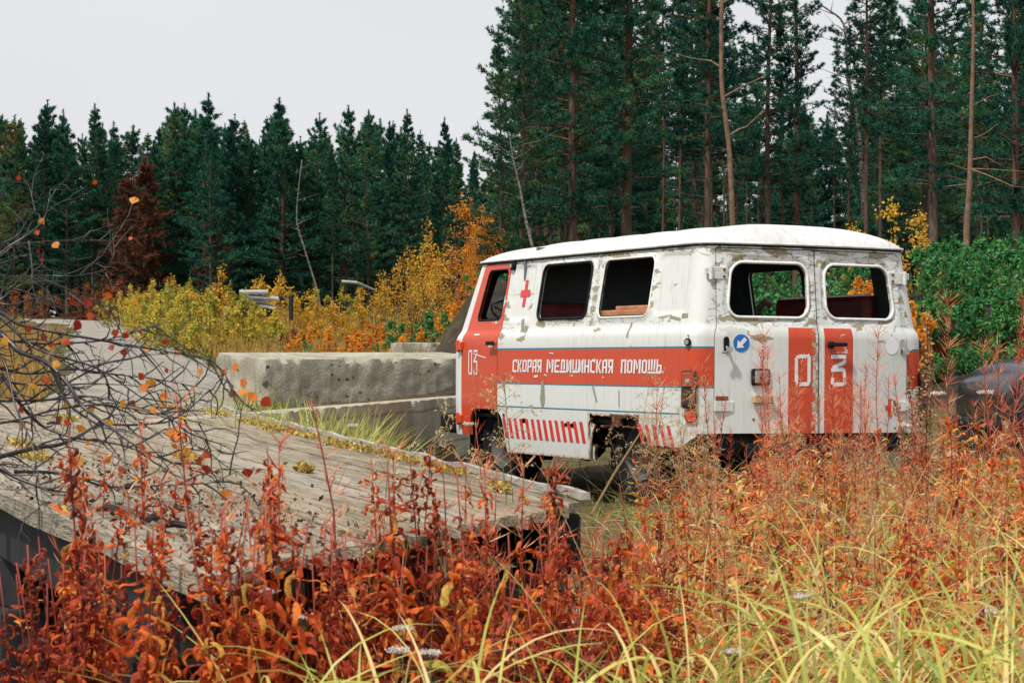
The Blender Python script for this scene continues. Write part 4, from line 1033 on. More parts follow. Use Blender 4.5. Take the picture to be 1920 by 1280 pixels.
far_p = [conifer(21, 10, .18, 1.9, .09, top=.6, dzw=(.28, .5), **fk), conifer(22, 10.5, .26, 1.7, .09, top=.5, dzw=(.30, .55), lean=.02, **fk), conifer(23, 9.5, .08, 2.3, .10, top=.95, dzw=(.25, .45), **fk),
         conifer(24, 11, .30, 1.4, .08, mats=needle2, top=.75, dzw=(.3, .6), **fk), conifer(25, 9, .12, 1.9, .08, mats=needle2, top=.5, dzw=(.3, .5), lean=-.02, **fk)]
spruce = conifer(31, 5.0, .04, 1.2, .05, 1.2, .16, .03, name='young_pine')
deadp = conifer(33, 7.5, .10, 1.5, .09, .8, .22, .045, nb=6, mats=browneedle, name='dead_pine')
used = set(); rt = random.Random(5)
def tree(proto, px, Y, s=1., rz=None, label=None, cat='tree', group=None, tilt=(0, 0), name=None, z=None):
    x = (px - 960) / F * Y; o = put(proto, x, Y, z, s, rt.uniform(0, 6.3) if rz is None else rz, used, tilt)
    if name: o.name = name
    tag(o, label, cat, group); return o
GR, GL = 'pines of the tall right hand wood', 'pines of the far left tree line'
LR, LL = 'tall slender pine in the dark wood behind the ambulance', 'dark green pine in the distant dense tree line on the left'
# the readable trees of the right wood: pixel x of the trunk foot, distance, prototype, size, look
KEY = [(1175, 50, 0, 1.12, 'thickest reddish trunked pine rising behind the middle of the ambulance roof'),
       (1075, 49, 2, 1.10, 'broad dense dark pine left of the thick reddish trunk'),
       (1010, 50, 2, .98, 'broad dark pine at the left front of the tall wood'),
       (978, 46, 4, .78, 'open crowned pine leaning out at the left edge of the tall wood'),
       (938, 45, 4, .52, 'smallest pine at the left edge of the tall wood beside the orange birch'),
       (1327, 50, 1, 1.05, 'tall dark straight trunked pine right of the thick reddish trunk'),
       (1440, 54, 1, .95, 'slim pale trunked pine with a bare lower stem above the roof'),
       (1492, 58, 0, .90, 'dark double looking pine with open top against the sky'),
       (1750, 44, 0, .95, 'thick dark trunk pine behind the yellow sapling at the right'),
       (1625, 52, 5, .95, 'slim pine with reddish dead sprays in the middle of the right wood'),
       (1905, 50, 2, 1.12, 'dense dark pine at the right edge of the photo')]
for px, Y, k, s, lb in KEY: tree(near_p[k], px, Y, s, label=lb)
# bare leaning stems
def stem(name, pts, r0, r1, mat, label, twigs=8, seed=0, cat='tree'):
    b = MB(); n = len(pts); pts = [Vector(p) for p in pts]
    # smooth
    fine_ = []
    for i in range(n - 1):
        for k in range(5): fine_.append(pts[i].lerp(pts[i + 1], k / 5))
    fine_.append(pts[-1])
    for _ in range(2): fine_ = [fine_[0]] + [(fine_[i - 1] + fine_[i] * 2 + fine_[i + 1]) / 4 for i in range(1, len(fine_) - 1)] + [fine_[-1]]
    m_ = len(fine_); base = fine_[0].copy(); root = empty(name, base, 0, label, cat)
    b.tube([p - base for p in fine_], [r0 + (r1 - r0) * i / m_ for i in range(m_)], 7); b.build('trunk', mat, root, smooth=True)
    rp = random.Random(seed); b = MB()
    for _ in range(twigs):
        i = rp.randint(int(m_ * .4), m_ - 2); p = fine_[i] - base; a = rp.uniform(0, 6.3); L = rp.uniform(.4, 1.3)
        q = [p]; 
        for k in range(4): a += rp.uniform(-.3, .3); q.append(q[-1] + Vector((math.cos(a), math.sin(a) * .6, rp.uniform(.1, .6))) * L / 4)
        b.tube(q, [r1 * .8, r1 * .6, r1 * .4, r1 * .3, r1 * .15], 4)
    if twigs: b.build('branches', mat, root)
    return root
tanb = simple('pale_pine_bark', (.17, .10, .06), .9, var=.45, sc=9)
stem('pine_snag', [at(1378, 520, 47), at(1373, 400, 47), at(1368, 280, 47), at(1352, 160, 47), at(1353, 0, 47), at(1356, -60, 47)], .066, .035, tanb, 'slender pale brown stem curving gently in front of the wood above the roof', 7, 3)
stem('birch_tree', [at(603, 640, 100), at(600, 560, 100), at(575, 480, 100), at(556, 420, 100), at(557, 380, 100), at(566, 300, 100)], .06, .02, bbark, 'thin crooked pale birch stem against the dark left tree line', 8, 4)
stem('birch_tree', [at(1622, 470, 60), at(1615, 300, 60), at(1608, 220, 60), at(1590, 150, 60), at(1585, 40, 60), at(1540, 10, 60)], .07, .02, bbark, 'bare thin birch with pale patches amid the right hand pines', 16, 5)
stem('birch_tree', [at(1000, 470, 44), at(985, 410, 44), at(975, 350, 44), at(962, 300, 44), at(955, 250, 44)], .034, .010, twig if 'twig' in globals() else bbark, 'young grey birch stem leaning left at the corner of the tall wood', 12, 6)
stem('pine_snag', [at(1812, 520, 43), at(1812, 420, 43), at(1818, 350, 43), at(1822, 200, 43), at(1826, 60, 43), at(1822, -120, 43)], .07, .02, tanb, 'pale snag with long bare side branches at the right of the wood', 4, 7)
b = MB()
for q in ([(1820, 317, 43), (1860, 318, 43), (1920, 322, 42.5)], [(1820, 317, 43), (1855, 330, 42.6), (1900, 350, 42), (1930, 352, 42)], [(1820, 345, 43), (1790, 348, 43.4), (1760, 352, 43.6)], [(1822, 300, 43), (1850, 295, 43), (1880, 312, 43)]):
    b.tube([at(*k) for k in q], [.02, .013, .005][:len(q)] if len(q) == 3 else [.02, .015, .01, .004], 5)
o = b.build('dead_branches', tanb); sn = [q for q in bpy.data.objects if q.name.startswith('pine_snag') and abs(q.location.x - at(1812, 520, 43).x) < .1][0]
o.parent = sn; o.location = -Vector(sn.location)
# rows filling the right wood
nR = 0
for row, (Y, n, s0) in enumerate(((56, 17, .88), (62, 18, .92), (69, 20, .92), (76, 20, .95), (84, 21, .95), (93, 21, .9), (103, 20, .95))):
    for i in range(n):
        px = 985 + (1990 - 985) * (i + rt.uniform(.1, .9)) / n; Yj = Y + rt.uniform(-2.5, 2.5)
        if 1370 < px < 1620 and rt.random() < (.6 if row < 3 else .35): continue
        if px > 1620 and rt.random() < .15: continue
        k = rt.choice((5, 6, 7, 6, 7, 1, 3)) if 1180 < px < 1640 else rt.randint(0, 7); s = s0 * rt.uniform(.78, 1.08) * float(np.interp(px, [1340, 1400, 1600, 1660, 1990], [1, .74, .72, .90, .90]))
        tree(near_p[k], px, Yj, s, label=LR, group=GR); nR += 1
for i in range(64):
    px = 980 + 1000 * (i % 16 + rt.random()) / 16; tree(spruce, px, (62, 78, 98, 118)[i // 16] + rt.uniform(-4, 4), rt.uniform(.7, 1.1) * (.45, .6, 1.5, 2.2)[i // 16], label='small young pine in the undergrowth of the right hand wood', group='young pines under the right wood')
# left tree line: skyline heights (px, y of top)
SKY = [(-40, 215), (0, 205), (40, 200), (95, 200), (130, 215), (175, 207), (200, 235), (235, 222), (290, 222), (330, 200), (385, 190), (440, 232), (465, 225), (528, 200), (565, 262), (598, 225), (648, 210), (675, 222), (712, 218), (765, 222), (800, 270), (833, 232), (862, 262), (905, 275), (950, 300), (1000, 310)]
nL = 0
for row, Y in enumerate((104, 109, 115, 122, 130, 139, 150)):
    for i in range(21):
        px = -50 + (1010 + 50) * (i + rt.uniform(.05, .95)) / 21; Yj = Y + rt.uniform(-2, 2); k = rt.randint(0, 4)
        yt = np.interp(px, *zip(*SKY)) + (rt.uniform(4, 75) if row < 6 else rt.uniform(15, 40)); zt = H - (yt - 655) / F * Yj
        x = (px - 960) / F * Yj; zb_ = gzf(x, Yj); hp = (10, 10.5, 9.5, 11, 9)[k]
        sc0 = (zt - zb_) / hp; wv = rt.uniform(.75, 1.25)
        if rt.random() < .35: kk = rt.choice((0, 1, 3, 5)); sc0 = (zt - zb_) / (12, 12, 0, 12.5, 0, 11.5)[kk]; tree(near_p[kk], px, Yj, (sc0 * wv * 1.2, sc0 * wv * 1.2, sc0), label=LL, group=GL, tilt=(rt.gauss(0, .015), rt.gauss(0, .02)))
        else: tree(far_p[k], px, Yj, (sc0 * wv, sc0 * wv, sc0), label=LL, group=GL, tilt=(rt.gauss(0, .015), rt.gauss(0, .02)))
for px, yt, Y, k, wd, lb in ((528, 196, 103, 2, 1.15, 'tallest pointed pine in the middle of the left tree line'), (385, 188, 102, 2, 1.2, 'broad bushy pine left of the pointed one in the tree line'), (395, 250, 97, 0, 1.0, 'pine with visible reddish trunk and rusty lower sprays in the left tree line'),
                       (330, 205, 104, 0, 1.1, None), (765, 215, 104, 3, .9, 'narrow pointed pine standing out above the yellow bushes'), (598, 222, 105, 1, .9, None), (648, 208, 105, 1, .95, None), (690, 218, 104, 0, .9, None), (833, 230, 105, 3, .8, None), (90, 198, 104, 1, 1, None), (180, 205, 104, 3, 1, None), (440, 225, 106, 1, .8, None)):
    zt = H - (yt - 655) / F * Y; x = (px - 960) / F * Y; zb_ = gzf(x, Y); s = (zt - zb_) / (10, 10.5, 9.5, 11, 9)[k]
    tree(far_p[k], px, Y, (s * wd, s * wd, s), label=lb or LL, group=None if lb else GL)
for px, yt, Y, s_ in ((238, 335, 99, 1.0), (272, 305, 101, 1.0), (402, 400, 98, .8)):
    zt = H - (yt - 655) / F * Y; x = (px - 960) / F * Y; s = (zt - gzf(x, Y)) / 7.5; tree(deadp, px, Y, (s * 1.25, s * 1.25, s), label={238: 'widest rusty brown dead pine at the edge of the left tree line', 272: 'taller rusty pine just behind the widest dead one', 402: 'small rusty pine under the broad bushy pine'}[px], cat='tree')

for row, Y in enumerate((113, 121, 131, 143, 158)):
    for i in range(16):
        px = -50 + 1060 * (i + rt.uniform(.05, .95)) / 16; tree(spruce, px, Y + rt.uniform(-2, 2), rt.uniform(.8, 1.35), label='small dark young pine filling the shade under the left tree line', group='young pines under the left tree line')
# ------------------------------------------------------------------ BUSHES
yel = leafmat('yellow_leaves', [(.0, (.22, .12, .02)), (.35, (.58, .32, .035)), (.75, (.80, .50, .05)), (1., (.60, .52, .07))], .45, .25)
org = leafmat('orange_leaves', [(.0, (.24, .07, .015)), (.35, (.66, .24, .025)), (.8, (.82, .38, .035)), (1., (.74, .46, .06))], .45, .25)
ygr = leafmat('yellow_green_leaves', [(.0, (.12, .14, .02)), (.35, (.36, .36, .05)), (.7, (.64, .50, .06)), (1., (.70, .34, .04))], .4, .3)
grn = leafmat('green_leaves', [(.0, (.012, .070, .025)), (.35, (.04, .20, .055)), (.8, (.10, .34, .09)), (.93, (.19, .25, .04)), (1., (.34, .16, .03))], .35, .15)
redl = leafmat('red_brown_leaves', [(.0, (.09, .025, .015)), (.5, (.27, .08, .025)), (1., (.42, .17, .03))], .4, .3)
twig = simple('shrub_twig', (.07, .045, .035), .9, var=.4, sc=20)
def bush(seed, Hh, Wd, mat, nl, ls, stems=9, name='birch_shrub', base=.15, prof='round', asp=.7, gap=.5):
    rng = np.random.default_rng(seed); rp = random.Random(seed); mb = MB(); tips = []
    for k in range(stems):
        a = rp.uniform(0, 6.3); rr_ = rp.uniform(0, 1) ** .7 * Wd / 2; hh = Hh * (rp.uniform(.55, 1) * (1 - .35 * (rr_ / (Wd / 2)) ** 2) if prof == 'round' else rp.uniform(.4, 1))
        p0 = Vector((math.cos(a) * rr_ * .25, math.sin(a) * rr_ * .25, -.1)); p1 = Vector((math.cos(a) * rr_, math.sin(a) * rr_, hh)); pts = []
        for i in range(8):
            t = i / 7; p = p0.lerp(p1, t); p.x += math.sin(t * 5 + k) * .04 * Hh * .4; p.y += math.cos(t * 4 + k * 2) * .04 * Hh * .4; p += Vector((math.cos(a), math.sin(a), 0)) * rr_ * .3 * (math.sin(t * PI)) ; pts.append(p)
        mb.tube(pts, [max(.003, .006 * Hh * (1 - t / 8)) for t in range(8)], 4, cap=False)
        for j in range(int(5 + 3 * Hh)):
            i = rp.randint(int(1 + 6 * base), 6); p = pts[i]; a2 = rp.uniform(0, 6.3); L = Hh * rp.uniform(.08, .22) * (1.2 - i / 8)
            q = p + Vector((math.cos(a2) * .75, math.sin(a2) * .75, rp.uniform(.2, .9))) * L; mb.tube([p, p.lerp(q, .5) + Vector((0, 0, .02)), q], [.003 * Hh ** .5, .002, .001], 3, cap=False); tips.append((p, q))
        tips.append((pts[4], pts[7])); tips.append((pts[5], pts[7]))
    A = np.array([tuple(p) for p, q in tips]); B = np.array([tuple(q) for p, q in tips]); idx = rng.integers(0, len(A), nl); t = rng.uniform(.55, 1.06, nl)[:, None]
    c = A[idx] * (1 - t) + B[idx] * t + rng.normal(size=(nl, 3)) * Hh * .021
    dens = np.sin(c[:, 0] * 4.3 / Hh * 2) + np.sin(c[:, 2] * 5.1 / Hh * 2 + 1) + np.sin(c[:, 1] * 4.7 / Hh * 2 + 2); keep = rng.uniform(size=nl) < (1 - gap * (dens < -.3)); c = c[keep & (c[:, 2] > .03)]
    V, Fq = diamonds(c, ls * rng.uniform(.6, 1.25, len(c)), rng, asp=asp)
    tone = rng.uniform(0, .16, len(tips))[idx][keep & True][:len(c)] if False else 0
    rr_ = np.clip(rng.normal(.48, .2, len(c)) + .14 * np.sin(c[:, 0] * 5 + c[:, 2] * 4), 0, 1)
    root = empty(name); mb.build('stems', twig, root); mobj('foliage', V, Fq, mat, root, rnd=rr_); return root
bp = {'yb': bush(41, 2.0, 1.9, yel, 3200, .062, gap=.8), 'yt': bush(42, 3.0, 1.7, yel, 2300, .062, stems=8, gap=.85), 'ob': bush(43, 3.6, 1.7, org, 3600, .066, stems=9, gap=.85), 'gy': bush(44, 1.8, 2.1, ygr, 3800, .060, gap=.75),
      'gy2': bush(45, 1.3, 1.8, ygr, 4000, .055), 'gb': bush(46, 1.25, 2.0, grn, 4200, .085, name='leafy_shrub', stems=12, asp=.45, gap=.85), 'gb2': bush(47, 1.0, 1.6, grn, 3600, .08, name='leafy_shrub', stems=12, asp=.45, gap=.25), 'rb': bush(48, 1.2, 1.5, redl, 3000, .055, name='red_shrub'),
      'sap': bush(49, 1.9, .9, yel, 620, .06, stems=3, name='sapling'), 'ofw': bush(50, .9, 1.1, org, 2600, .05, name='orange_shrub'), 'yw': bush(51, 1.6, 2.4, yel, 5200, .058, stems=12)}
ub = set()
def bsh(k, px, ybase, Y, s, lb, group=None, cat='shrub', z=None):
    x = (px - 960) / F * Y; o = put(bp[k], x, Y, z, s, rt.uniform(0, 6.3), ub); tag(o, lb, cat, group); return o
GY = 'yellow bushes beyond the track'
for k, px, Y, s, lb in (('gy', 345, 52, .95, 'yellow green bush left of the tall yellow one at the end of the track'), ('gy', 300, 50, .8, None), ('gy', 385, 50, .9, None), ('yb', 430, 51, 1.05, 'bright yellow bush with a narrow upright top'), ('sap', 428, 51, 1.05, None),
                       ('yw', 475, 50, .55, None), ('yb', 530, 53, 1.0, 'golden bush in front of the pale broken boards'), ('yw', 585, 51, .8, None), ('yw', 645, 52, .7, None), ('yb', 560, 48, .7, None), ('yb', 690, 50, .85, None), ('gy', 500, 46, .5, None),
                       ('yt', 715, 47, .62, 'loose golden birch shrub left of the taller orange ones'), ('yt', 755, 46, .78, None), ('yt', 795, 46, .95, 'tall golden birch shrub beside the orange one'), ('yt', 770, 44, .65, None), ('ob', 868, 46, .86, 'tall bright orange birch shrub left of the ambulance cab'), ('ob', 905, 45, .62, None), ('yt', 830, 43, .72, None), ('yt', 810, 40, .55, None), ('ob', 880, 41, .50, None),
                       ('gy2', 340, 44, 1., None), ('gy2', 410, 42, 1., None), ('gy2', 460, 42, 1., None), ('gy', 310, 55, .9, None), ('yb', 250, 66, .7, None), ('gy', 215, 74, .7, None)):
    bsh(k, px, 0, Y, s, lb or 'golden autumn bush in the thicket beyond the gravel track', None if lb else GY)
for k, px, Y, s in (('gb2', 800, 35, .9), ('gb2', 730, 35, .55), ('gb2', 640, 36, .5), ('gb2', 560, 37, .5), ('gb2', 770, 33, .6), ('gb2', 610, 34, .45), ('gb2', 700, 33, .45)):
    bsh(k, px, 0, Y, s, 'low green leafy shrub between the golden bushes and the long concrete block', 'low green shrubs behind the concrete block')
for k, px, Y, s in (('ofw', 580, 34, .8), ('ofw', 640, 33, .8), ('ofw', 690, 34, .9), ('ofw', 740, 33, .8), ('rb', 660, 35, .6), ('ofw', 800, 33, .7), ('ofw', 610, 38, .9), ('rb', 540, 39, .6), ('ofw', 830, 36, .9), ('ofw', 720, 38, 1.)):
    bsh(k, px, 0, Y, s, 'low orange autumn shrub behind the long concrete block', 'low orange shrubs behind the concrete block')
for px in (20, 70, 150, 190, 240, 265, 300, 330): bsh('rb', px, 0, rt.uniform(92, 98), rt.uniform(1.2, 1.9), 'rusty undergrowth shrub at the foot of the left tree line', 'rusty shrubs under the left tree line')
for px, Y, s in ((440, 80, 1.3), (480, 82, 1.2), (350, 85, 1.4), (300, 88, 1.5), (270, 86, 1.3), (250, 84, 1.1), (370, 86, 1.3), (570, 84, 1.2), (660, 84, 1.2)): bsh('gy', px, 0, Y, s * .8, 'golden autumn bush in the thicket beyond the gravel track', GY)
# right bank
for px, Y, s in ((1735, 30.6, .72), (1790, 30.8, .78), (1850, 30.4, .80), (1905, 31, .80), (1765, 32.0, .72), (1830, 32.4, .8), (1895, 32.6, .8), (1950, 31, .8), (1650, 31.5, .6), (1560, 31.5, .6), (1470, 31.5, .6), (1420, 31.5, .6)):
    bsh('gb', px, 0, Y, s, 'dense green leafy shrub overhanging the bank right of the ambulance' if px > 1700 else 'green shrub on the bank seen through the ambulance rear windows', 'green shrubs on the right of the bank' if px > 1700 else 'green shrubs behind the ambulance')
for px, Y, s in ((1400, 27.5, .9), (1440, 27, .95), (1490, 28, .95), (1530, 27.6, .9), (1580, 28, .9)):
    bsh('gb', px, 0, Y, s, 'green shrub on the bank seen through the ambulance rear windows', 'green shrubs behind the ambulance')
for px, Y, s in ((1635, 27.2, 1.3), (1665, 27.6, 1.3)): bsh('ofw', px, 0, Y, s, 'yellow orange shrub seen through the right rear window', 'yellow shrubs behind the right rear window')
for px, Y, s in ((1770, 28.6, .8), (1830, 28.2, .85), (1890, 28.0, .9), (1920, 28.6, .9), (1800, 27.6, .45), (1860, 27.2, .5), (1755, 27.4, .4)): bsh('gb2', px, 0, Y, s, 'green bramble hanging low over the dark earth bank at the right', 'green brambles over the dark bank')
for px, Y, s in ((1728, 28.6, .5), (1748, 28.4, .45), (1640, 29.5, .9), (1660, 30.3, .8), (1620, 30, .7)): bsh('ofw', px, 0, Y, s, 'orange willowherb clump on the bank beside the green shrubs', 'orange clumps on the bank')
bsh('sap', 1718, 0, 36, 1.2, 'thin yellow sapling in front of the thick trunk at the right', cat='sapling'); bsh('sap', 1585, 0, 40, .95, 'small orange sapling peeping over the ambulance roof', cat='sapling')
for px in (1840, 1870, 1895, 1810): bsh('ofw', px, 0, 35, .9, 'orange leaved shrub in shade behind the green ones at the right', 'orange shrubs in shade at the right')
for px in (925, 950): bsh('gb2', px, 0, 33, .55, 'green shrub on the dirt mound seen past the cab window', 'green shrubs on the dirt mound')
for px in (885, 935, 915): bsh('ofw', px, 0, 35, .8, 'orange shrub on top of the dirt mound by the cab', 'orange shrubs on the dirt mound')
# ------------------------------------------------------------------ FOREGROUND WEEDS
fwm = leafmat('willowherb_leaves', [(.0, (.10, .014, .012)), (.2, (.30, .035, .018)), (.36, (.48, .055, .018)), (.52, (.70, .12, .022)), (.72, (.82, .25, .035)), (.88, (.78, .46, .09)), (1., (.34, .36, .06))], .42, .35, .6, .2, spots=.55)
stemm = leafmat('willowherb_stems', [(.0, (.12, .025, .018)), (.5, (.34, .06, .035)), (1., (.55, .24, .10))], .15, .4, .5)
podm = leafmat('willowherb_pods', [(.0, (.46, .06, .035)), (.5, (.76, .20, .09)), (1., (.80, .46, .26))], .3, .4, .5)
fluffm = leafmat('seed_fluff', [(0, (.62, .56, .50)), (1, (.78, .74, .70))], .4, .1, .8)
def fireweed(seed, Hh=1.2, nleaf=52, Ll=.115, Wl=.019, curl=2.2, pods=0, podL=.06, fluff=0, tone=.5, lo=.12, hi=.86, straight=False, tassel=False):
    rng = np.random.default_rng(seed); rp = random.Random(seed); pts = []; a = rp.uniform(0, 6.3); bend = rp.uniform(.02, .10)
    for i in range(13): t = i / 12; pts.append(Vector((math.cos(a) * bend * t * t * Hh + .006 * math.sin(i * 1.7), math.sin(a) * bend * t * t * Hh + .006 * math.cos(i * 1.3), Hh * t - .05)))
    Pn = np.array(pts)
    def onstem(t): u = t * 12; i = np.minimum(u.astype(int), 11); f_ = (u - i)[:, None]; return Pn[i] * (1 - f_) + Pn[i + 1] * f_
    mb = MB(); mb.tube(pts, [.0042 - .0030 * i / 12 for i in range(13)], 5, r=.4); root = empty('fireweed'); mb.build('stem', stemm, root, smooth=True)
    t = np.sort(rng.uniform(lo, hi, nleaf)); az = np.arange(nleaf) * 2.4 + rng.normal(0, .3, nleaf); sz = np.clip(1.15 - .75 * np.abs(t - .45) / .5, .4, 1) * rng.uniform(.7, 1.15, nleaf)
    el = rng.normal(.75 if straight else .35, .35, nleaf); cu = rng.normal(curl, abs(curl) * .45 + .2, nleaf)
    V, Fq, fid = ribbons(onstem(t), az, el, cu, Ll * sz, Wl * np.sqrt(sz), 7, rng.normal(0, 1.8 if not straight else .5, nleaf), rng.uniform(.3, .8, nleaf), aztw=rng.normal(0, .7, nleaf), wob=.38)
    lt = np.clip(tone + rng.normal(0, .17, nleaf) - .10 * (t > .7) + .1 * (rng.uniform(size=nleaf) < .1) * 3, 0, 1)
    mobj('leaves', V, Fq, fwm, root, rnd=lt[fid], smooth=True)
    if pods:
        tp = rng.uniform(hi - .12, 1.0, pods); azp = rng.uniform(0, 6.3, pods)
        V, Fq, fid = ribbons(onstem(tp), azp, rng.normal(.75, .22, pods), rng.normal(-.3, .3, pods), podL * rng.uniform(.6, 1.3, pods), .0030, 4, rng.uniform(0, 3, pods), 0, tip=.2)
        V2, F2, f2 = ribbons(onstem(tp), azp, rng.normal(.75, .22, pods), rng.normal(-.3, .3, pods), podL * rng.uniform(.6, 1.3, pods), .0030, 4, rng.uniform(0, 3, pods) + 1.5, 0, tip=.2)
        rr1 = rng.uniform(0, 1, pods); V, Fq, rr_ = join([(V, Fq, rr1[fid]), (V2, F2, rr1[f2])]); mobj('seed_pods', V, Fq, podm, root, rnd=rr_)
    if tassel:
        n = 46; tp = rng.uniform(.84, 1.0, n); V, Fq, fid = ribbons(onstem(tp), rng.uniform(0, 6.3, n), rng.normal(.4, .4, n), rng.normal(1.0, .6, n), .022 * rng.uniform(.6, 1.3, n), .006, 3, rng.normal(0, 1, n)); mobj('dry_flowers', V, Fq, podm, root, rnd=rng.uniform(0, .5, n)[fid])
    if fluff:
        tp = rng.uniform(hi - .25, hi + .1, fluff); V, Fq, fid = ribbons(onstem(tp), rng.uniform(0, 6.3, fluff), rng.normal(.6, .5, fluff), rng.normal(2.5, 2.0, fluff), .085 * rng.uniform(.5, 1.2, fluff), .0026, 6, rng.normal(0, 2, fluff), 0, tip=.2)
        mobj('seed_fluff', V, Fq, fluffm, root, rnd=rng.uniform(0, 1, fluff)[fid])
    return root
curly = [fireweed(61, 1.15, 120, .090, .0135, 3.6, tone=.42, hi=.98), fireweed(62, 1.05, 110, .085, .012, 3.8, tone=.34, hi=.95), fireweed(63, 1.25, 115, .085, .011, 4.2, tone=.48, pods=10, hi=.96), fireweed(64, .95, 100, .095, .014, 3.0, tone=.58, hi=.95)]
flat = [fireweed(71, 1.0, 46, .12, .019, 1.0, tone=.62, straight=True), fireweed(72, .9, 44, .11, .021, .8, tone=.70, straight=True, hi=.95), fireweed(73, 1.1, 48, .115, .017, 1.2, tone=.55, straight=True, pods=8)]
podd = [fireweed(81, 1.35, 40, .10, .015, 1.6, pods=64, podL=.075, tone=.6, hi=.66, straight=True), fireweed(82, 1.45, 44, .10, .015, 1.8, pods=80, podL=.085, tone=.62, hi=.64, straight=True, tassel=True), fireweed(83, 1.25, 38, .10, .015, 2.0, pods=46, podL=.07, tone=.66, hi=.68, fluff=14)]
thin = [fireweed(91, 1.2, 22, .09, .011, 2.2, pods=34, podL=.05, tone=.5, hi=.6, fluff=10), fireweed(92, 1.15, 26, .08, .010, 2.5, pods=26, podL=.045, tone=.75, hi=.6, fluff=30)]
uf = set(); FW = []
def fw(proto, x, y, h, label, group=None):
    base = {61: 1.15}; o = put(proto, x, y, gzf(x, y) - .03, h, rt.uniform(0, 6.3), uf, (rt.gauss(0, .035), rt.gauss(0, .035))); tag(o, label, 'plant', group); FW.append((x, y)); return o
def hgt(p): return max(v_.co.z for v_ in [c for c in p.children if c.name.startswith('stem')][0].data.vertices)
HT = {p.name: hgt(p) for p in curly + flat + podd + thin}
def fw_at(proto, px, ytip, Y, label, group=None):
    x = (px - 960) / F * Y; zt = H - (ytip - 655) / F * Y; h = (zt - gzf(x, Y) + .03) / HT[proto.name]; return fw(proto, x, Y, h, label, group)
# the plants whose spires can be told apart (pixel of the tip, distance)
for p, px, yt, Y, lb in ((curly[0], 172, 812, 4.35, 'tallest curled red willowherb in front of the left part of the deck'), (curly[1], 40, 1052, 4.6, 'dark red willowherb spire alone at the bottom left corner'), (curly[2], 415, 750, 5.3, 'bright orange willowherb spire crossing the deck left of centre'),
                     (curly[2], 472, 830, 4.9, 'orange red willowherb spire just right of the bright one over the deck'), (curly[0], 525, 840, 5.0, 'deep red willowherb with broad leaves over the middle of the deck'), (thin[0], 735, 742, 5.1, 'willowherb with a slim beaded spire in front of the low wall'),
                     (curly[3], 735, 880, 4.9, 'orange leaved willowherb under the slim beaded spire'), (curly[1], 822, 872, 5.0, 'dark red willowherb with drooping curled leaves on the deck right of centre'), (thin[0], 880, 860, 5.4, 'thin dry willowherb spike beside the drooping dark red one'),
                     (thin[0], 955, 878, 5.6, 'thin brownish willowherb spike before the front wheel'), (curly[0], 1040, 852, 5.4, 'orange curled willowherb in front of the rocker panel'), (thin[0], 908, 792, 7.2, 'slim dry spike before the front wheel arch'),
                     (podd[1], 1870, 560, 8.2, 'tallest red podded willowherb at the right in front of the dark car'), (podd[0], 1800, 560, 9.0, 'podded spire just left of the tallest red one'), (podd[0], 1650, 620, 9.8, 'red podded willowherb in front of the right rear door'),
                     (podd[1], 1448, 628, 9.6, 'red podded willowherb before the red stripe of the left rear door'), (podd[2], 1322, 678, 9.6, 'podded willowherb rising over the ambulance tail light'), (podd[2], 1600, 712, 9.2, 'dry podded willowherb before the door seam'), (podd[0], 1432, 662, 10.2, 'willowherb with beaded tip right of the blue arrow sticker'),
                     (podd[2], 1700, 700, 9.2, 'red stemmed willowherb at the right corner of the ambulance'), (curly[0], 1300, 905, 5.6, 'large leaved orange willowherb below the ambulance rear corner'), (curly[1], 1185, 905, 6.0, 'dark red willowherb below the rusted wheel arch'), (curly[3], 1120, 1000, 4.7, 'orange willowherb at the tip of the deck'),
                     (podd[1], 1470, 660, 10.4, 'slanting podded willowherb between the two painted numerals'), (podd[0], 1240, 720, 9.2, 'straw coloured willowherb before the rear hazard stripes'), (podd[0], 1905, 690, 7.4, 'red podded willowherb at the right edge of the photo'), (thin[1], 1525, 780, 8.6, 'pale fluffy willowherb low before the left rear door')):
    fw_at(p, px, yt, Y, lb)
# groups: left front curls, centre, right
def scatter(n, protos, pxr, Yr, tipf, label, group, power=1.0):
    for _ in range(n):
        Y = Yr[0] + (Yr[1] - Yr[0]) * rt.random() ** power; px = rt.uniform(*pxr)
        if protos is podd and 1345 < px < 1425: px += 85
        fw_at(rt.choice(protos), px, tipf(px, Y) + abs(rt.gauss(0, 1)) * 55, Y, label, group)
tipL = lambda px, Y: np.interp(px, [0, 60, 110, 160, 300, 420, 560, 700, 850, 1000, 1150, 1300, 1500, 1920], [1240, 1180, 1020, 960, 960, 900, 960, 985, 1000, 985, 990, 985, 980, 950])
tipR = lambda px, Y: np.interp(px, [1150, 1200, 1250, 1350, 1450, 1700, 1800, 1920], [920, 860, 830, 800, 790, 770, 740, 740]) + (10 - Y) * 12
scatter(30, curly[:1] + curly[2:3], (130, 1060), (4.9, 5.8), lambda p, y: 800 + 90 * rt.random(), 'tall rust red willowherb stalk rising across the deck boards', 'tall rust red stalks across the deck')
scatter(20, curly + flat, (930, 1230), (4.8, 6.2), lambda p, y: 975, 'orange red willowherb under the right tip of the deck', 'willowherbs under the right tip of the deck')
scatter(46, curly, (80, 640), (4.0, 4.9), tipL, 'curled rust red willowherb in the thicket before the left half of the deck', 'rust red willowherbs at the lower left')
scatter(16, curly, (640, 1120), (4.8, 6.0), lambda p, y: 930 + 30 * rt.random(), 'curled orange red willowherb hiding the sawn ends of the deck planks', 'willowherbs along the sawn plank ends')
scatter(34, curly + flat, (560, 1260), (4.2, 5.6), tipL, 'orange red willowherb in the thicket before the right tip of the deck', 'orange red willowherbs at the bottom centre')
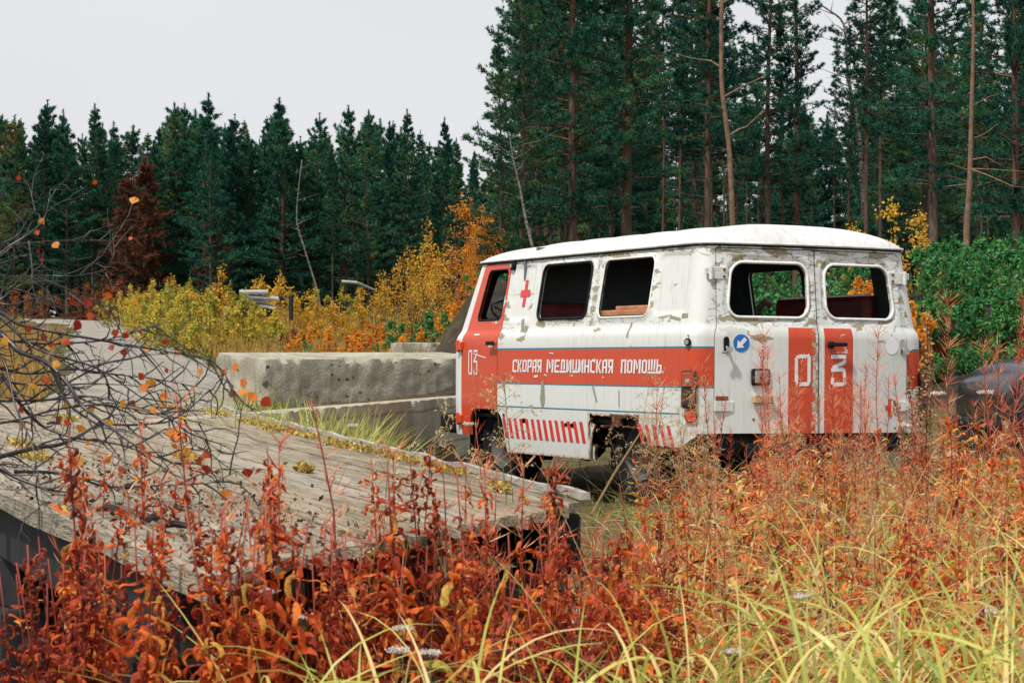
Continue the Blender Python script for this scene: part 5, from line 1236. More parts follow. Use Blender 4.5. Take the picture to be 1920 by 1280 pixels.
scatter(50, curly + flat, (1120, 1960), (5.0, 7.4), lambda p, y: tipL(p, y) - 40, 'red and orange willowherb in the weeds at the lower right', 'willowherbs at the lower right')
scatter(26, podd, (1290, 1760), (8.2, 11), lambda p, y: 672 + 60 * rt.random(), 'tall podded red willowherb standing up before the ambulance rear doors', 'tall podded willowherbs before the rear doors')
scatter(3, podd, (1850, 1960), (7.6, 10), lambda p, y: 600 + 60 * rt.random(), 'tall podded red willowherb between the ambulance and the dark car', 'tall podded willowherbs by the dark car')
scatter(60, flat + podd + flat, (1185, 1990), (7.6, 12.5), tipR, 'orange willowherb in the weeds close behind the ambulance', 'willowherbs between the ambulance and the foreground', .8)
print('fireweeds', len(FW))
# seed-headed dock, rusty gold
def dock(seed):
    rng = np.random.default_rng(seed); mb = MB(); root = empty('dock_plant'); C = []
    for k in range(6):
        a = k * 1.05; h = (1.15, .95, .9, .8, .85, .7)[k]; r_ = (.01, .09, .11, .13, .08, .12)[k]; p = [Vector((math.cos(a) * r_ * t ** 1.4, math.sin(a) * r_ * t ** 1.4, h * t)) for t in np.linspace(0, 1, 7)]; mb.tube(p, [.005 - .0005 * i for i in range(7)], 5)
        n = 420; t = rng.uniform(.40, 1.02, n); c = np.array([tuple(p[0].lerp(p[-1], q)) for q in t]); c[:, 0] = np.cos(a) * r_ * t ** 1.4; c[:, 1] = np.sin(a) * r_ * t ** 1.4; C.append(c + rng.normal(size=(n, 3)) * .018 * (1.25 - t)[:, None] * 1.6)
    C = np.concatenate(C); V, Fq = diamonds(C, .013, rng, asp=.9); mb.build('stems', stemm, root); mobj('seed_heads', V, Fq, leafmat('dock_seed', [(0, (.15, .07, .03)), (.5, (.34, .19, .09)), (1, (.52, .38, .22))], .25, .1), root, rnd=rng.uniform(0, 1, len(C))); return root
dk_ = dock(3); x = (1735 - 960) / F * 10.8; dk_.location = (x, 10.8, gzf(x, 10.8)); dk_.scale = (1.12,) * 3; tag(dk_, 'bushy rusty gold dock seed heads at the right rear corner of the ambulance', 'plant')
# yarrow: flat white heads
def yarrow(seed, Hh):
    rng = np.random.default_rng(seed); root = empty('yarrow'); mb = MB(); mb.tube([(0, 0, 0), (.01, 0, Hh * .5), (.015, .01, Hh)], [.003, .0025, .002], 5)
    c = []
    for k in range(9): a = k * .7; r_ = .022 * (k > 0) * (1 if k < 5 else .6); p = Vector((.015 + math.cos(a) * r_, .01 + math.sin(a) * r_, Hh + .035)); mb.tube([(.013, .008, Hh * .96), p], .0011, 4, cap=False); c.append(p)
    mb.build('stem', simple('yarrow_stem', (.12, .13, .05)) if 'yarrow_stem' not in bpy.data.materials else bpy.data.materials['yarrow_stem'], root)
    C = np.repeat(np.array([tuple(p) for p in c]), 26, 0) + rng.normal(size=(len(c) * 26, 3)) * [.008, .008, .003]; V, Fq = diamonds(C, .008, rng, up=-.8, asp=.9); mobj('flower_head', V, Fq, fluffm, root, rnd=rng.uniform(0, 1, len(C))); return root
yp = [yarrow(5, .62), yarrow(6, .75)]; uy = set()
for i, (px, py, Y) in enumerate(((575, 1160, 4.3), (735, 1222, 4.2), (805, 1228, 4.2), (765, 1180, 4.4), (1505, 1120, 4.6), (880, 797, 12.0), (1760, 740, 10.0), (1840, 738, 10), (1590, 1240, 4.2), (1850, 1150, 4.8), (505, 1110, 4.5), (1690, 800, 9.6), (1380, 1225, 4.3), (655, 800, 12.8))):
    P_ = at(px, py, Y); k = i % 2; o = put(yp[k], P_.x, Y, P_.z - ((.62, .75)[k] + .03) * (.62 if Y < 5 else 1), .62 if Y < 5 else 1, rt.uniform(0, 6), uy); tag(o, 'small white flat topped yarrow among the weeds', 'plant', 'white yarrow flower heads')

# ------------------------------------------------------------------ GRASS (stuff)
gm = leafmat('reed_grass', [(.0, (.08, .17, .03)), (.25, (.26, .36, .06)), (.5, (.58, .58, .12)), (.72, (.74, .66, .22)), (.88, (.80, .64, .34)), (1., (.72, .34, .09))], .45, 0, .4, .45)
straw = leafmat('straw_grass', [(.0, (.30, .20, .08)), (.5, (.52, .38, .18)), (1., (.66, .52, .32))], .35, 0, .5)
def grass(name, label, n, samp, L, W, mat, el=(1.25, .25), curl=(1.0, .5), S=6, tone=(.5, .2), zoff=0, seed=1, az=None):
    rng = np.random.default_rng(seed); x, y = samp(rng, n); z = gz(x, y) + zoff; n = len(x)
    l = L * rng.uniform(.55, 1.25, n); V, Fq, fid = ribbons(np.stack([x, y, z], 1), rng.uniform(0, 6.3, n), rng.normal(*el, n), np.abs(rng.normal(*curl, n)), l, W * rng.uniform(.6, 1.2, n), S, rng.normal(0, .8, n), 0, tip=.2)
    rr_ = np.clip(rng.normal(*tone, n), 0, 1); o = mobj(name, V, Fq, mat, rnd=rr_[fid]); return tag(o, label, kind='stuff')
def wedge(pxr, Yr, clump=.35, pw=1.):
    def f(rng, n):
        Y = Yr[0] + (Yr[1] - Yr[0]) * rng.uniform(size=n) ** pw; px = rng.uniform(*pxr, n); X = (px - 960) / F * Y
        d_ = np.sin(X * 5.3 + Y * 2.9) + np.sin(X * 11 - Y * 6.1 + 1); k = rng.uniform(size=n) < (1 - clump * (d_ < 0)); return X[k], Y[k]
    return f
# tall grass standing in the foreground; bases are out of sight, tips lean over the weeds
def fgrass(name, label, n, pxr, Yr, tipf, W, mat, tone, seed, el=(1.2, .2), curl=(1.9, .7), sprd=70, S=8, up=0.):
    rng = np.random.default_rng(seed); Y = rng.uniform(*Yr, n); px = rng.uniform(*pxr, n); X = (px - 960) / F * Y; z0 = gz(X, Y)
    yt = tipf(px, Y) + np.abs(rng.normal(0, sprd, n)); zt = H - (yt - 655) / F * Y; z0 = z0 + (zt - z0) * up * rng.uniform(.8, 1.15, n); L = np.clip((zt - z0) * rng.uniform(1.0, 1.25, n) * (1 + up), .1, 1.5 if up == 0 else .40)
    V, Fq, fid = ribbons(np.stack([X, Y, z0], 1), rng.uniform(0, 6.3, n), rng.normal(*el, n), np.abs(rng.normal(*curl, n)), L, W * rng.uniform(.55, 1.25, n), S, rng.normal(0, .9, n), 0, tip=.2)
    rr_ = np.clip(rng.normal(*tone, n), 0, 1); return tag(mobj(name, V, Fq, mat, rnd=rr_[fid]), label, kind='stuff')
tipG = lambda px, Y: np.interp(px, [0, 100, 250, 400, 560, 700, 1000, 1250, 1500, 1700, 1920], [1150, 1130, 1120, 1090, 1060, 1030, 1050, 1000, 960, 930, 900])
fgrass('reed_grass', 'broad yellow green grass blades arching over the foreground weeds', 640, (-40, 1980), (4.0, 5.6), lambda p, y: tipG(p, y) + 0, .0075, gm, (.52, .24), 1, el=(1.0, .3), curl=(1.8, .7), up=.5)
fgrass('reed_grass', 'nearest yellow green grass blades arching along the bottom of the view', 560, (330, 1990), (3.4, 4.2), lambda p, y: np.interp(p, [330, 520, 700, 1000, 1300, 1920], [1200, 1130, 1090, 1120, 1080, 1000]), .0085, gm, (.56, .22), 21, el=(.95, .3), curl=(1.7, .7), sprd=110, up=.72)
fgrass('reed_grass', 'yellow green grass in the lower right weeds', 600, (1150, 1990), (5.2, 8.5), lambda p, y: tipG(p, y) - 60, .0075, gm, (.52, .24), 2, el=(1.0, .3), curl=(1.8, .7), up=.55)
fgrass('dry_grass', 'fine dry straw grass among the weeds', 1500, (600, 1990), (4.4, 8.5), lambda p, y: tipG(p, y) - 60, .0034, straw, (.5, .25), 3, curl=(1.0, .6))
fgrass('dry_grass', 'fine dry grass around the ambulance rear', 1500, (1170, 1990), (8.0, 14.0), lambda p, y: np.interp(p, [1170, 1300, 1920], [850, 770, 740]), .0045, straw, (.45, .3), 4, sprd=60)
fgrass('reed_grass', 'green grass around the ambulance rear', 1500, (1180, 1990), (8.0, 14.5), lambda p, y: np.interp(p, [1170, 1300, 1920], [890, 850, 800]), .009, gm, (.34, .22), 5, sprd=50)
fgrass('reed_grass', 'yellow green grass growing between the deck and the low wall', 1100, (455, 690), (12.6, 13.6), lambda p, y: np.interp(p, [455, 560, 660, 690], [765, 760, 762, 800]), .011, gm, (.48, .14), 6, curl=(.5, .3), sprd=22)
fgrass('reed_grass', 'green grass tufts at the far end of the deck', 520, (300, 440), (18.5, 22), lambda p, y: np.interp(p, [300, 440], [735, 715]), .012, gm, (.38, .18), 7, curl=(.6, .3), sprd=25)
# meadow beyond and by the track
mead = leafmat('meadow_grass', [(.0, (.15, .12, .03)), (.4, (.38, .25, .06)), (.75, (.55, .34, .10)), (1., (.55, .20, .05))], .4, 0, .6)
gme = leafmat('verge_grass', [(.0, (.05, .10, .02)), (.5, (.14, .20, .04)), (1., (.34, .30, .07))], .35, 0, .6)
def offroad(pxr, Yr, rmin=1.9, rmax=1e9, pw=1.):
    w_ = wedge(pxr, Yr, .3, pw)
    def f(rng, n): X, Y = w_(rng, n); d_ = road_d(X, Y); k = (d_ > rmin) & (d_ < rmax); return X[k], Y[k]
    return f
grass('meadow_grass', 'orange yellow autumn grass behind the long concrete block', 30000, offroad((-60, 790), (27.5, 62), 1.45, pw=1.2), .42, .017, mead, S=3, curl=(.5, .3), seed=11)
grass('verge_grass', 'short green grass along the gravel track', 9000, offroad((-60, 560), (20, 70), 1.05, 2.2), .16, .016, gme, S=3, curl=(.5, .3), seed=12)
grass('meadow_grass', 'rusty grass at the foot of the left tree line', 9000, offroad((-60, 960), (62, 98), 2.8), .50, .03, mead, S=2, curl=(.4, .3), tone=(.35, .25), seed=13)
grass('bank_grass', 'thin grass and litter on the dirt bank', 2200, wedge((1000, 1990), (27, 40)), .16, .012, gme, S=3, curl=(.8, .4), tone=(.5, .3), seed=14)
grass('verge_grass', 'short moss green growth under and around the ambulance', 6000, wedge((900, 1990), (10, 24)), .10, .008, gme, S=3, curl=(.8, .4), tone=(.35, .25), seed=15)
grass('meadow_grass', 'sparse grass left of the deck', 9000, offroad((-80, 460), (19.5, 30), 1.15), .30, .012, mead, S=3, curl=(.6, .3), seed=16)
# low undergrowth mass: small broken leaves low among the stems
rng = np.random.default_rng(77); n = 115000; Y = rng.uniform(3.9, 13.5, n); px = rng.uniform(-40, 1990, n); X = (px - 960) / F * Y; ok = (X > .35 + .10 * (Y - 6)) | (Y < 4.6 + .55 * np.clip(X + .6, 0, 9) * 2)
X, Y = X[ok], Y[ok]; n = len(X); hh = rng.uniform(0, 1, n) ** 1.2 * np.interp(Y, [3.9, 6, 13], [.62, .62, .40])
V1, F1 = diamonds(np.stack([X, Y, gz(X, Y) + hh], 1)[:12000], rng.uniform(.02, .05, 12000), rng, asp=.35)
n2_ = min(48000, n - 12000); Xs, Ys = X[-n2_:], Y[-n2_:]; hs = rng.uniform(0, 1, n2_) ** .9 * np.interp(Ys, [3.9, 6, 8, 13], [.60, .62, .66, .62]) * (.72 + .28 * np.sin(Xs * 5.1 + Ys * 1.7) * np.sin(Xs * 2.3 - Ys * 2.9)); Xs = np.round(Xs / .045) * .045 + rng.normal(0, .008, n2_)
V2, F2, f2 = ribbons(np.stack([Xs, Ys, gz(Xs, Ys) + hs], 1), rng.uniform(0, 6.3, n2_), rng.normal(.5, .45, n2_), rng.normal(1.6, .9, n2_), rng.uniform(.04, .10, n2_), rng.uniform(.006, .014, n2_), 4, rng.normal(0, 1, n2_), 0)
rr2 = np.clip(rng.normal(.50, .28, n2_) + .12 * np.sin(Xs * 3 + Ys * 2), 0, 1); V, Fq, rr_ = join([(V1, F1, rng.uniform(0, 1, 12000)), (V2, F2, rr2[f2])])
weedm = leafmat('mixed_weed_leaves', [(.0, (.10, .012, .010)), (.2, (.34, .035, .016)), (.42, (.66, .10, .022)), (.64, (.84, .27, .04)), (.76, (.76, .46, .14)), (.83, (.78, .62, .36)), (.90, (.46, .52, .09)), (1., (.10, .22, .05))], .4, 0, .5, .4)
tag(mobj('undergrowth', V, Fq, weedm, rnd=rr_), 'tangled low leaves filling the weeds', kind='stuff')
# seed-head panicles of fine grass, individuals
def panicle(seed):
    rng = np.random.default_rng(seed); rp = random.Random(seed); mb = MB(); a = rp.uniform(0, 6); P0 = [Vector((math.cos(a) * .10 * t ** 3, math.sin(a) * .10 * t ** 3, 1.1 * t)) for t in np.linspace(0, 1, 10)]
    root = empty('grass_panicle'); mb.tube(P0, [.0022 - .00015 * i for i in range(10)], 4); mb.build('stalk', straw, root); C = []; mb = MB()
    for k in range(22):
        t = rp.uniform(.70, 1); i = int(t * 9 * .999); p = P0[i].lerp(P0[min(9, i + 1)], t * 9 - i); b_ = rp.uniform(0, 6.3); L = rp.uniform(.04, .11) * (1.3 - t); q = p + Vector((math.cos(b_), math.sin(b_), .7)) * L; q2 = q + Vector((math.cos(b_) * .8, math.sin(b_) * .8, -.2)) * L * .8
        mb.tube([p, q, q2], [.0008, .0006, .0005], 3, cap=False); C += [tuple(q.lerp(q2, u)) for u in (0, .35, .7, 1)]
    C = np.array(C); C = np.repeat(C, 2, 0) + rng.normal(size=(len(C) * 2, 3)) * .004; V1, F1, r1 = tubes_np(mb); V2, F2 = diamonds(C, .009, rng, asp=.4); V, Fq, rr_ = join([(V1, F1, r1 + .5), (V2, F2, rng.uniform(.3, 1, len(C)))])
    mobj('seed_spray', V, Fq, straw, root, rnd=rr_); return root
pp_ = [panicle(1), panicle(2), panicle(3)]; up2 = set()
for i in range(64):
    if i < 8: px, py, Y = ((990, 715, 6.4), (1000, 700, 6.6), (620, 880, 4.8), (1015, 735, 7), (690, 800, 5.6), (655, 815, 5.8), (610, 760, 12.9), (880, 690, 13))[i]
    elif i < 26: px, py, Y = rt.uniform(1190, 1330), rt.uniform(700, 820), rt.uniform(8, 11)
    else: px, py, Y = rt.uniform(1300, 1950), rt.uniform(760, 1000), rt.uniform(5, 10)
    P_ = at(px, py, Y); g0 = gzf(P_.x, Y); s = (P_.z - g0) / 1.1; o = put(pp_[i % 3], P_.x, Y, g0, s, rt.uniform(0, 6), up2, (rt.gauss(0, .08), rt.gauss(0, .08))); tag(o, 'fine straw coloured grass panicle standing in the weeds', 'grass stem', 'straw grass panicles')
b = MB(); b.tube([at(1108, 965, 7.6), at(1150, 890, 7.8), at(1200, 812, 8.0)], [.004, .004, .003], 6); tag(b.build('dry_stalk', straw), 'long straight straw coloured stalk slanting across the rear wheel', 'stalk')

# ------------------------------------------------------------------ BARE BIRCH AT THE LEFT EDGE
g = G('birch_twig_bark'); v = g.coord(); n = g.noise(v, 30, 4)
tw = g.pbr(g.ramp(n, [(.35, (.010, .008, .009)), (.6, (.030, .022, .022)), (.78, (.10, .085, .08))]), .38, n, .3, .002, spec=.6)
TR = [([(-60, 590), (0, 584), (31, 608), (90, 623), (145, 633), (234, 647), (312, 658), (390, 674), (414, 694), (440, 730)], 6.4, 6.1, .0075), ([(-60, 600), (0, 623), (39, 658), (90, 680), (129, 725), (156, 760), (200, 795), (240, 828), (285, 850)], 6.2, 5.7, .011),
      ([(-60, 640), (0, 635), (86, 645), (195, 639), (250, 622), (297, 605)], 6.3, 6.5, .0065), ([(-60, 520), (0, 479), (20, 461), (94, 453), (156, 453), (219, 451), (264, 442)], 6.6, 6.9, .0045), ([(0, 479), (20, 461), (51, 443), (82, 412), (94, 373), (91, 352), (102, 354)], 6.6, 6.7, .0035),
      ([(8, 455), (35, 440), (51, 416), (66, 395), (50, 388), (0, 371)], 6.7, 6.6, .003), ([(66, 395), (57, 350), (40, 336)], 6.7, 6.7, .002), ([(-50, 505), (0, 518), (43, 520), (78, 516), (137, 516), (195, 510), (213, 479), (211, 440)], 6.5, 6.8, .004), ([(-60, 600), (0, 561), (39, 533), (70, 518)], 6.4, 6.5, .006),
      ([(70, 522), (129, 541), (168, 561), (219, 584)], 6.5, 6.7, .003), ([(195, 510), (207, 525), (210, 540)], 6.8, 6.8, .002), ([(53, 453), (62, 500), (60, 540), (75, 570)], 6.6, 6.4, .0028), ([(-60, 870), (0, 854), (68, 836), (113, 836), (150, 818), (181, 797), (245, 797), (317, 791), (354, 768), (392, 735)], 6.0, 6.6, .009),
      ([(-60, 850), (0, 877), (27, 895), (91, 918), (127, 925)], 6.0, 5.9, .010), ([(27, 886), (91, 884), (136, 895), (200, 912), (317, 908), (394, 904), (450, 880)], 6.0, 6.2, .006), ([(0, 700), (40, 760), (80, 800), (140, 822), (220, 830), (330, 870), (390, 880)], 6.1, 6.2, .006),
      ([(-50, 660), (0, 690), (60, 700), (130, 690), (200, 700), (280, 708), (340, 720), (420, 738)], 6.2, 6.4, .006), ([(-50, 745), (0, 752), (90, 748), (170, 742), (240, 755), (320, 780), (400, 800)], 6.1, 6.3, .0055), ([(-50, 560), (20, 575), (60, 560), (110, 552), (160, 545), (230, 585)], 6.4, 6.6, .004),
      ([(-50, 620), (10, 680), (30, 760), (60, 830), (75, 900), (85, 960)], 6.1, 5.8, .005), ([(100, 690), (130, 760), (190, 800), (260, 815), (300, 860), (340, 910)], 6.0, 5.9, .0045), ([(-50, 800), (30, 790), (100, 770), (180, 760), (260, 770), (350, 800), (420, 850)], 6.0, 6.2, .005),
      ([(130, 715), (200, 680), (260, 668), (300, 650), (375, 660)], 6.3, 6.5, .0035), ([(0, 590), (60, 650), (100, 668), (180, 690), (250, 735), (330, 790), (380, 850)], 6.2, 6.0, .005), ([(-40, 700), (40, 720), (110, 722), (170, 716), (260, 725), (330, 752)], 6.15, 6.3, .005)]
rb_ = random.Random(21); trunkx = -2.05; bt = empty('bare_birch', (trunkx, 6.4, gzf(trunkx, 6.4)), 0, 'bare birch reaching thin dark branches with a few orange leaves in from the left', 'tree')
def bl(o): o.location = -Vector(bt.location); return o
b = MB(); b.tube([(trunkx, 6.4, -.5), (trunkx + .03, 6.4, .6), (trunkx, 6.45, 1.4), (trunkx + .1, 6.5, 2.4)], [.07, .06, .05, .03], 10); bl(b.build('trunk', tw, bt, smooth=True))
leafpos = []; bm_ = MB(); tm = MB()
def smooth_path(P_, k=6, it=3):
    out = []
    for i in range(len(P_) - 1): out += [P_[i].lerp(P_[i + 1], j / k) for j in range(k)]
    out.append(P_[-1])
    for _ in range(it): out = [out[0]] + [(out[i - 1] + out[i] * 2 + out[i + 1]) / 4 for i in range(1, len(out) - 1)] + [out[-1]]
    return out
def twigs(path, r0, depth, d0=.0):
    n = len(path); step = .035 if depth == 0 else .05; acc = 0
    for i in range(2, n - 1):
        acc += (path[i] - path[i - 1]).length
        if acc < step * rb_.uniform(.6, 1.6): continue
        acc = 0; t = (path[i + 1] - path[i - 1]).normalized(); sidev = Vector((-t.z, rb_.uniform(-.5, .5), t.x)) * rb_.choice((-1, 1))
        dirv = (t * .9 + sidev * rb_.uniform(.35, .9)).normalized(); L = rb_.uniform(.04, .22) * (1 if depth == 0 else .42); q = [path[i]]; m_ = 6
        for k in range(m_):
            dirv = (dirv + Vector((rb_.gauss(0, .24), rb_.gauss(0, .18), rb_.gauss(-.03, .24)))).normalized(); q.append(q[-1] + dirv * L / m_)
        rr_ = min(r0 * .55, .0030) if depth == 0 else .0014; tm.tube(q, [max(.0006, rr_ * (1 - .7 * k / m_)) for k in range(m_ + 1)], 4, cap=False)
        if depth == 0: twigs(q, rr_, 1)
        if rb_.random() < (.04 if depth == 0 else .012): leafpos.append(q[-1])
for pl, d0, d1, r0 in TR:
    n = len(pl); P_ = [at(p[0] + rb_.uniform(-3, 3), p[1] + rb_.uniform(-3, 3), d0 + (d1 - d0) * i / (n - 1) + rb_.uniform(-.05, .05)) for i, p in enumerate(pl)]
    if pl[0][0] < -30: P_ = [Vector((trunkx + .02, 6.42, P_[0].z + .12))] + P_
    path = smooth_path(P_); m_ = len(path); bm_.tube(path, [max(.0010, r0 * .95 * (1 - .85 * i / m_)) for i in range(m_)], 6, cap=False); twigs(path, r0, 0)
V1, F1, r1 = tubes_np(bm_); bl(mobj('branches', V1, F1, tw, bt, smooth=True)); V1, F1, r1 = tubes_np(tm); bl(mobj('twigs', V1, F1, tw, bt, smooth=True))
blm = leafmat('birch_leaves', [(.0, (.30, .02, .012)), (.35, (.55, .10, .02)), (.6, (.74, .24, .03)), (1., (.78, .42, .06))], .5, .1, .45)
def birchleaf(P_, sz, rp):
    a = Vector((rp.gauss(0, .6), rp.gauss(0, .6), -1 + rp.gauss(0, .4))).normalized(); s = a.cross(Vector((rp.gauss(0, .4), 1, rp.gauss(0, .3)))).normalized(); nn = a.cross(s); V = [P_]; pr = [(0.12, .34), (.3, .5), (.5, .46), (.75, .24), (1, 0)]; cup = rp.uniform(-.25, .25)
    vs = [P_ + s * .0]; L_ = [P_ + a * sz * t - s * sz * w_ + nn * sz * cup * w_ for t, w_ in pr[:-1]]; R_ = [P_ + a * sz * t + s * sz * w_ + nn * sz * cup * w_ for t, w_ in pr[:-1]]; M_ = [P_ + a * sz * t for t, w_ in pr]
    return [P_] + L_ + R_ + M_, [(0, 1, 9), (0, 9, 5)] + [(1 + i, 2 + i, 10 + i, 9 + i) for i in range(3)] + [(9 + i, 10 + i, 6 + i, 5 + i) for i in range(3)] + [(4, 13, 12), (12, 13, 8)]
fixed = [(175, 348, .02), (36, 338, .018), (244, 452, .016), (70, 440, .02), (75, 478, .016), (77, 492, .016), (203, 557, .028), (165, 570, .03), (133, 572, .028), (148, 610, .042), (172, 594, .03), (212, 626, .026), (235, 632, .026), (262, 628, .026), (129, 643, .034), (103, 650, .03), (205, 655, .026), (235, 662, .032), (57, 626, .028), (87, 634, .028), (278, 662, .022), (95, 690, .03), (110, 684, .03), (24, 695, .03), (62, 725, .036), (85, 714, .036), (120, 712, .03), (285, 718, .04), (300, 745, .04), (265, 728, .034), (270, 708, .03), (330, 668, .024), (308, 645, .022), (310, 700, .02), (455, 738, .036), (480, 745, .04), (490, 755, .04), (460, 720, .03), (305, 760, .036), (320, 812, .034), (335, 810, .034), (350, 845, .038), (380, 855, .034), (390, 880, .036), (152, 863, .036), (155, 805, .034), (108, 790, .03), (130, 797, .03), (200, 865, .034), (230, 882, .034), (165, 770, .03), (120, 765, .026), (42, 798, .026), (38, 772, .024), (345, 790, .03), (245, 760, .03), (290, 740, .026), (270, 840, .034), (420, 700, .03), (440, 690, .03), (432, 740, .03), (375, 700, .024), (255, 900, .024), (160, 835, .022), (210, 897, .022)]
b = MB(); lr = random.Random(9)
for px, py, sz in fixed:
    D_ = lr.uniform(5.9, 6.5); P_ = at(px + lr.uniform(-3, 3), py - 8, D_); v_, f_ = birchleaf(P_, sz * .80 * 6.2 / 6.2, lr); b.add(v_, f_, 0, lr.random() * (.45 if py < 650 else 1))
    b.tube([P_, P_ + Vector((0, .01, .012))], .0006, 3, cap=False, r=.2)
for P_ in leafpos: v_, f_ = birchleaf(P_, lr.uniform(.018, .034), lr); b.add(v_, f_, 0, lr.random())
bl(b.build('leaves', blm, bt))
# ------------------------------------------------------------------ LITTER AND MOSS ON THE DECK
mossm = leafmat('ochre_moss', [(0, (.20, .13, .03)), (.5, (.40, .28, .06)), (1, (.58, .44, .13))], .1, 0, .9)
rng = np.random.default_rng(9); C = []
for u, t, l, w_ in ((.13, .05, .05, .02), (.20, .045, .06, .02), (.28, .05, .09, .025), (.40, .05, .08, .02), (.47, .06, .05, .03), (.55, .05, .06, .03), (.70, .05, .08, .03), (.05, .10, .015, .01), (.62, .45, .05, .02), (.35, .75, .06, .02), (.28, .8, .03, .03), (.25, .5, .04, .015), (.17, .35, .015, .01), (.80, .1, .08, .02), (.31, .06, .03, .02)):
    n = 420; uu = u + rng.uniform(-1, 1, n) * l * .5; tt = t + rng.normal(0, 1, n) * w_ * .5 * (1 - .6 * np.abs(uu - u) / l); a = np.array([tuple(edge(float(q), float(p))) for p, q in zip(uu, tt)]); C.append(np.column_stack([a, [dz_(*q) + .006 for q in a]]))
C = np.concatenate(C); C[:, 2] += np.abs(rng.normal(0, .007, len(C))); V, Fq = diamonds(C, rng.uniform(.008, .022, len(C)), rng, up=-.5, asp=.9); tag(mobj('moss', V, Fq, mossm, rnd=rng.uniform(0, 1, len(C))), 'ochre moss in strips on the deck boards', kind='stuff')
n = 1500; uu = np.abs(rng.normal(.10, .10, n)); tt = np.clip(rng.normal(.80, .14, n), .1, .99); a = np.array([tuple(edge(float(q), float(p))) for p, q in zip(uu, tt)]); C = np.column_stack([a, [dz_(*q) + .006 for q in a]]); V, Fq = diamonds(C, rng.uniform(.006, .028, n), rng, up=0, asp=.5); V[:, 2] = np.maximum(V[:, 2], ZD - .002)
tag(mobj('leaf_litter', V, Fq, leafmat('litter', [(0, (.03, .02, .015)), (.6, (.16, .09, .05)), (.85, (.40, .14, .04)), (1, (.35, .3, .22))], .1, 0, .9), rnd=rng.uniform(0, 1, n)), 'dry leaf and bark litter scattered on the deck', kind='stuff')
for i, (px, py) in enumerate(((205, 968), (222, 975), (330, 1000), (100, 800), (290, 985), (240, 925))):
    Y = (H - ZD) * F / (py - 655); x = (px - 960) / F * Y; a = lr.uniform(0, 3); b = MB(); L = lr.uniform(.02, .05); b.tube([(x - L * math.cos(a), Y - L * math.sin(a), ZD + .018), (x, Y, ZD + .024), (x + L * math.cos(a), Y + L * math.sin(a), ZD + .016)], [.007, .010, .006], 6)
    tag(b.build('bark_chip', black_wood), 'dark charred wood scrap lying on the left part of the deck', 'wood scrap', 'charred scraps on the deck')

# ------------------------------------------------------------------ DEBRIS IN THE BUSHES
pale = simple('pale_board', (.30, .31, .31), .8, var=.25, sc=6)
P_ = at(480, 556, 49.0); pl_ = empty('broken_crate', P_, 0, 'broken pale wooden boards lying in the yellow bushes beyond the track', 'boards')
for (dx, dz, l, h, rz, ry) in ((-.05, .10, .62, .05, .1, .02), (.14, .0, .70, .04, .15, .12), (.02, -.09, .55, .05, .05, -.07), (.25, -.16, .5, .04, -.2, .2)): b = MB(); b.box((dx, 0, dz), (l, .22, h), M=None, rz=rz); o = b.build('board', pale, pl_); o.rotation_euler = (.25, ry, 0)
b = MB(); b.box((.05, .3, -.34), (.7, .5, .2)); b.build('crate_side', black_wood, pl_)
b = MB(); b.tube([at(640, 528, 49), at(668, 530, 49), at(705, 545, 49.3)], [.035, .035, .02], 8); tag(b.build('fallen_log', simple('grey_log', (.30, .29, .27), .8, var=.4)), 'grey fallen log poking out of the golden bushes', 'log')
b = MB(); b.tube([at(551, 553, 47), at(546, 556, 47), at(545, 575, 47), at(546, 600, 47)], [.05, .055, .05, .05], 8); tag(b.build('stump', black_wood), 'black stump end among the golden bushes', 'stump')

# ------------------------------------------------------------------ DARK CAR AT THE RIGHT EDGE
g = G('navy_car_paint'); navy = g.pbr((.003, .009, .015), .18, metal=0, coat=0, spec=.35)
glass = simple('dark_car_glass', (.01, .014, .016), .08, var=.1, bstr=0)
car = empty('dark_car', (5.72, 16.6, gzf(5.6, 17) + .07), 0, 'old dark blue car half hidden by the weeds at the right edge', 'car'); car.rotation_euler = (0, 0, R(4))
def cz(x):      # top line of the lower body (bonnet falls to the left)
    return np.interp(x, [-2.28, -2.2, -2.05, -1.8, -1.3, -.7, .2, 2.3, 2.45], [.80, .90, .96, 1.005, 1.06, 1.11, 1.10, 1.03, .8])
sect = []
xs_ = [-2.28, -2.24, -2.17, -2.05, -1.9, -1.7, -1.45, -1.2, -.95, -.7, -.4, 0, .5, 1.0, 1.5, 2.0, 2.3, 2.42]
for x in xs_:
    zt = float(cz(x)); endf = min(1, (x + 2.34) / .35, (2.5 - x) / .3) ** .5; hw = .86 * (.94 + .06 * endf); prof = [(hw * .93, .28), (hw * .985, .40), (hw, .60), (hw * .985, zt - .20), (hw * .95, zt - .09), (hw * .87, zt - .03), (hw * .70, zt - .004), (hw * .35, zt + .012), (0, zt + .018)]
    sect.append([(x, -y, z) for y, z in prof] + [(x, y, z) for y, z in prof[-2::-1]])
M_ = len(sect[0]); V = [p for s in sect for p in s]; Fc = []
for i in range(len(xs_) - 1):
    for j in range(M_ - 1):
        xm = (xs_[i] + xs_[i + 1]) / 2
        zlow = max(sect[i][j][2], sect[i][j + 1][2])
        if (abs(xm + 1.45) < .36 or abs(xm - 1.25) < .36) and zlow < .72 and (j < 3 or j > M_ - 5): continue
        Fc.append((i * M_ + j, i * M_ + j + 1, (i + 1) * M_ + j + 1, (i + 1) * M_ + j))
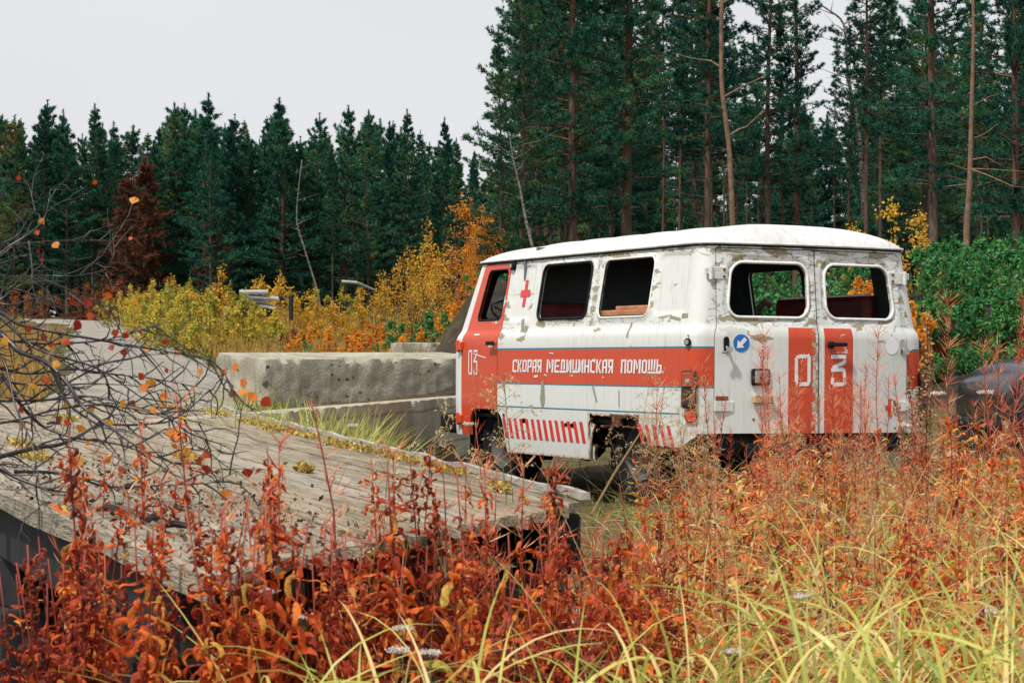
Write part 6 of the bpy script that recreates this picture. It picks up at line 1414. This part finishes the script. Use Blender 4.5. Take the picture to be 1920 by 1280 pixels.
Fc.append(tuple(range(M_))[::-1]); Fc.append(tuple((len(xs_) - 1) * M_ + j for j in range(M_)))
body = mobj('body', V, Fc, navy, car, smooth=True); ss_ = body.modifiers.new('sub', 'SUBSURF'); ss_.levels = 2; ss_.render_levels = 2
cab = []; 
for x, zt, hw in ((-.75, 1.09, .70), (-.25, 1.42, .62), (.05, 1.48, .60), (1.1, 1.47, .60), (1.45, 1.38, .62), (1.95, 1.08, .70)): cab.append([(x, -hw - .06, 1.06), (x, -hw, zt - .05), (x, -hw * .8, zt), (x, 0, zt + .02), (x, hw * .8, zt), (x, hw, zt - .05), (x, hw + .06, 1.06)])
V = [p for s in cab for p in s]; Fc = [(i * 7 + j, i * 7 + j + 1, (i + 1) * 7 + j + 1, (i + 1) * 7 + j) for i in range(5) for j in range(6)]; mi = [1 if (j in (0, 5) and i in (1, 2, 3)) or i in (0, 4) else 0 for i in range(5) for j in range(6)]
mobj('cabin', V, Fc, [navy, glass], car, mi=mi, smooth=False)
for x in (-1.45, 1.25):
    for y in (-.72, .72):
        e = bpy.data.objects.new('wheel', None); col.objects.link(e); e.parent = car; e.location = (x, y, .31)
        b = MB(); b.lathe([(.18, -.08), (.28, -.09), (.31, -.07), (.315, 0), (.31, .07), (.28, .09), (.18, .08)], (0, 0, 0), 36); b.build('tyre', rubber, e, smooth=True); b = MB(); b.lathe([(0, -.04), (.08, -.04), (.17, -.06), (.19, -.075), (.19, .075), (.0, .04)], (0, 0, 0), 24); b.build('rim', dark_metal, e, smooth=True)
for y in (-.62, .62): b = MB(); b.box((-2.25, y, .60), (.04, .16, .08)); b.build('tail_light', simple('dark_red_lens', (.08, .01, .01), .4), car, bevel=.01)
b = MB(); b.box((-2.31, 0, .50), (.07, 1.66, .10)); b.build('bumper', dark_metal, car, bevel=.03)
b = MB(); b.tube([(-2.0, -.87, .80), (0, -.875, .83), (2.2, -.87, .80)], .009, 6); b.build('side_trim', simple('grey_trim', (.25, .26, .27), .4), car)
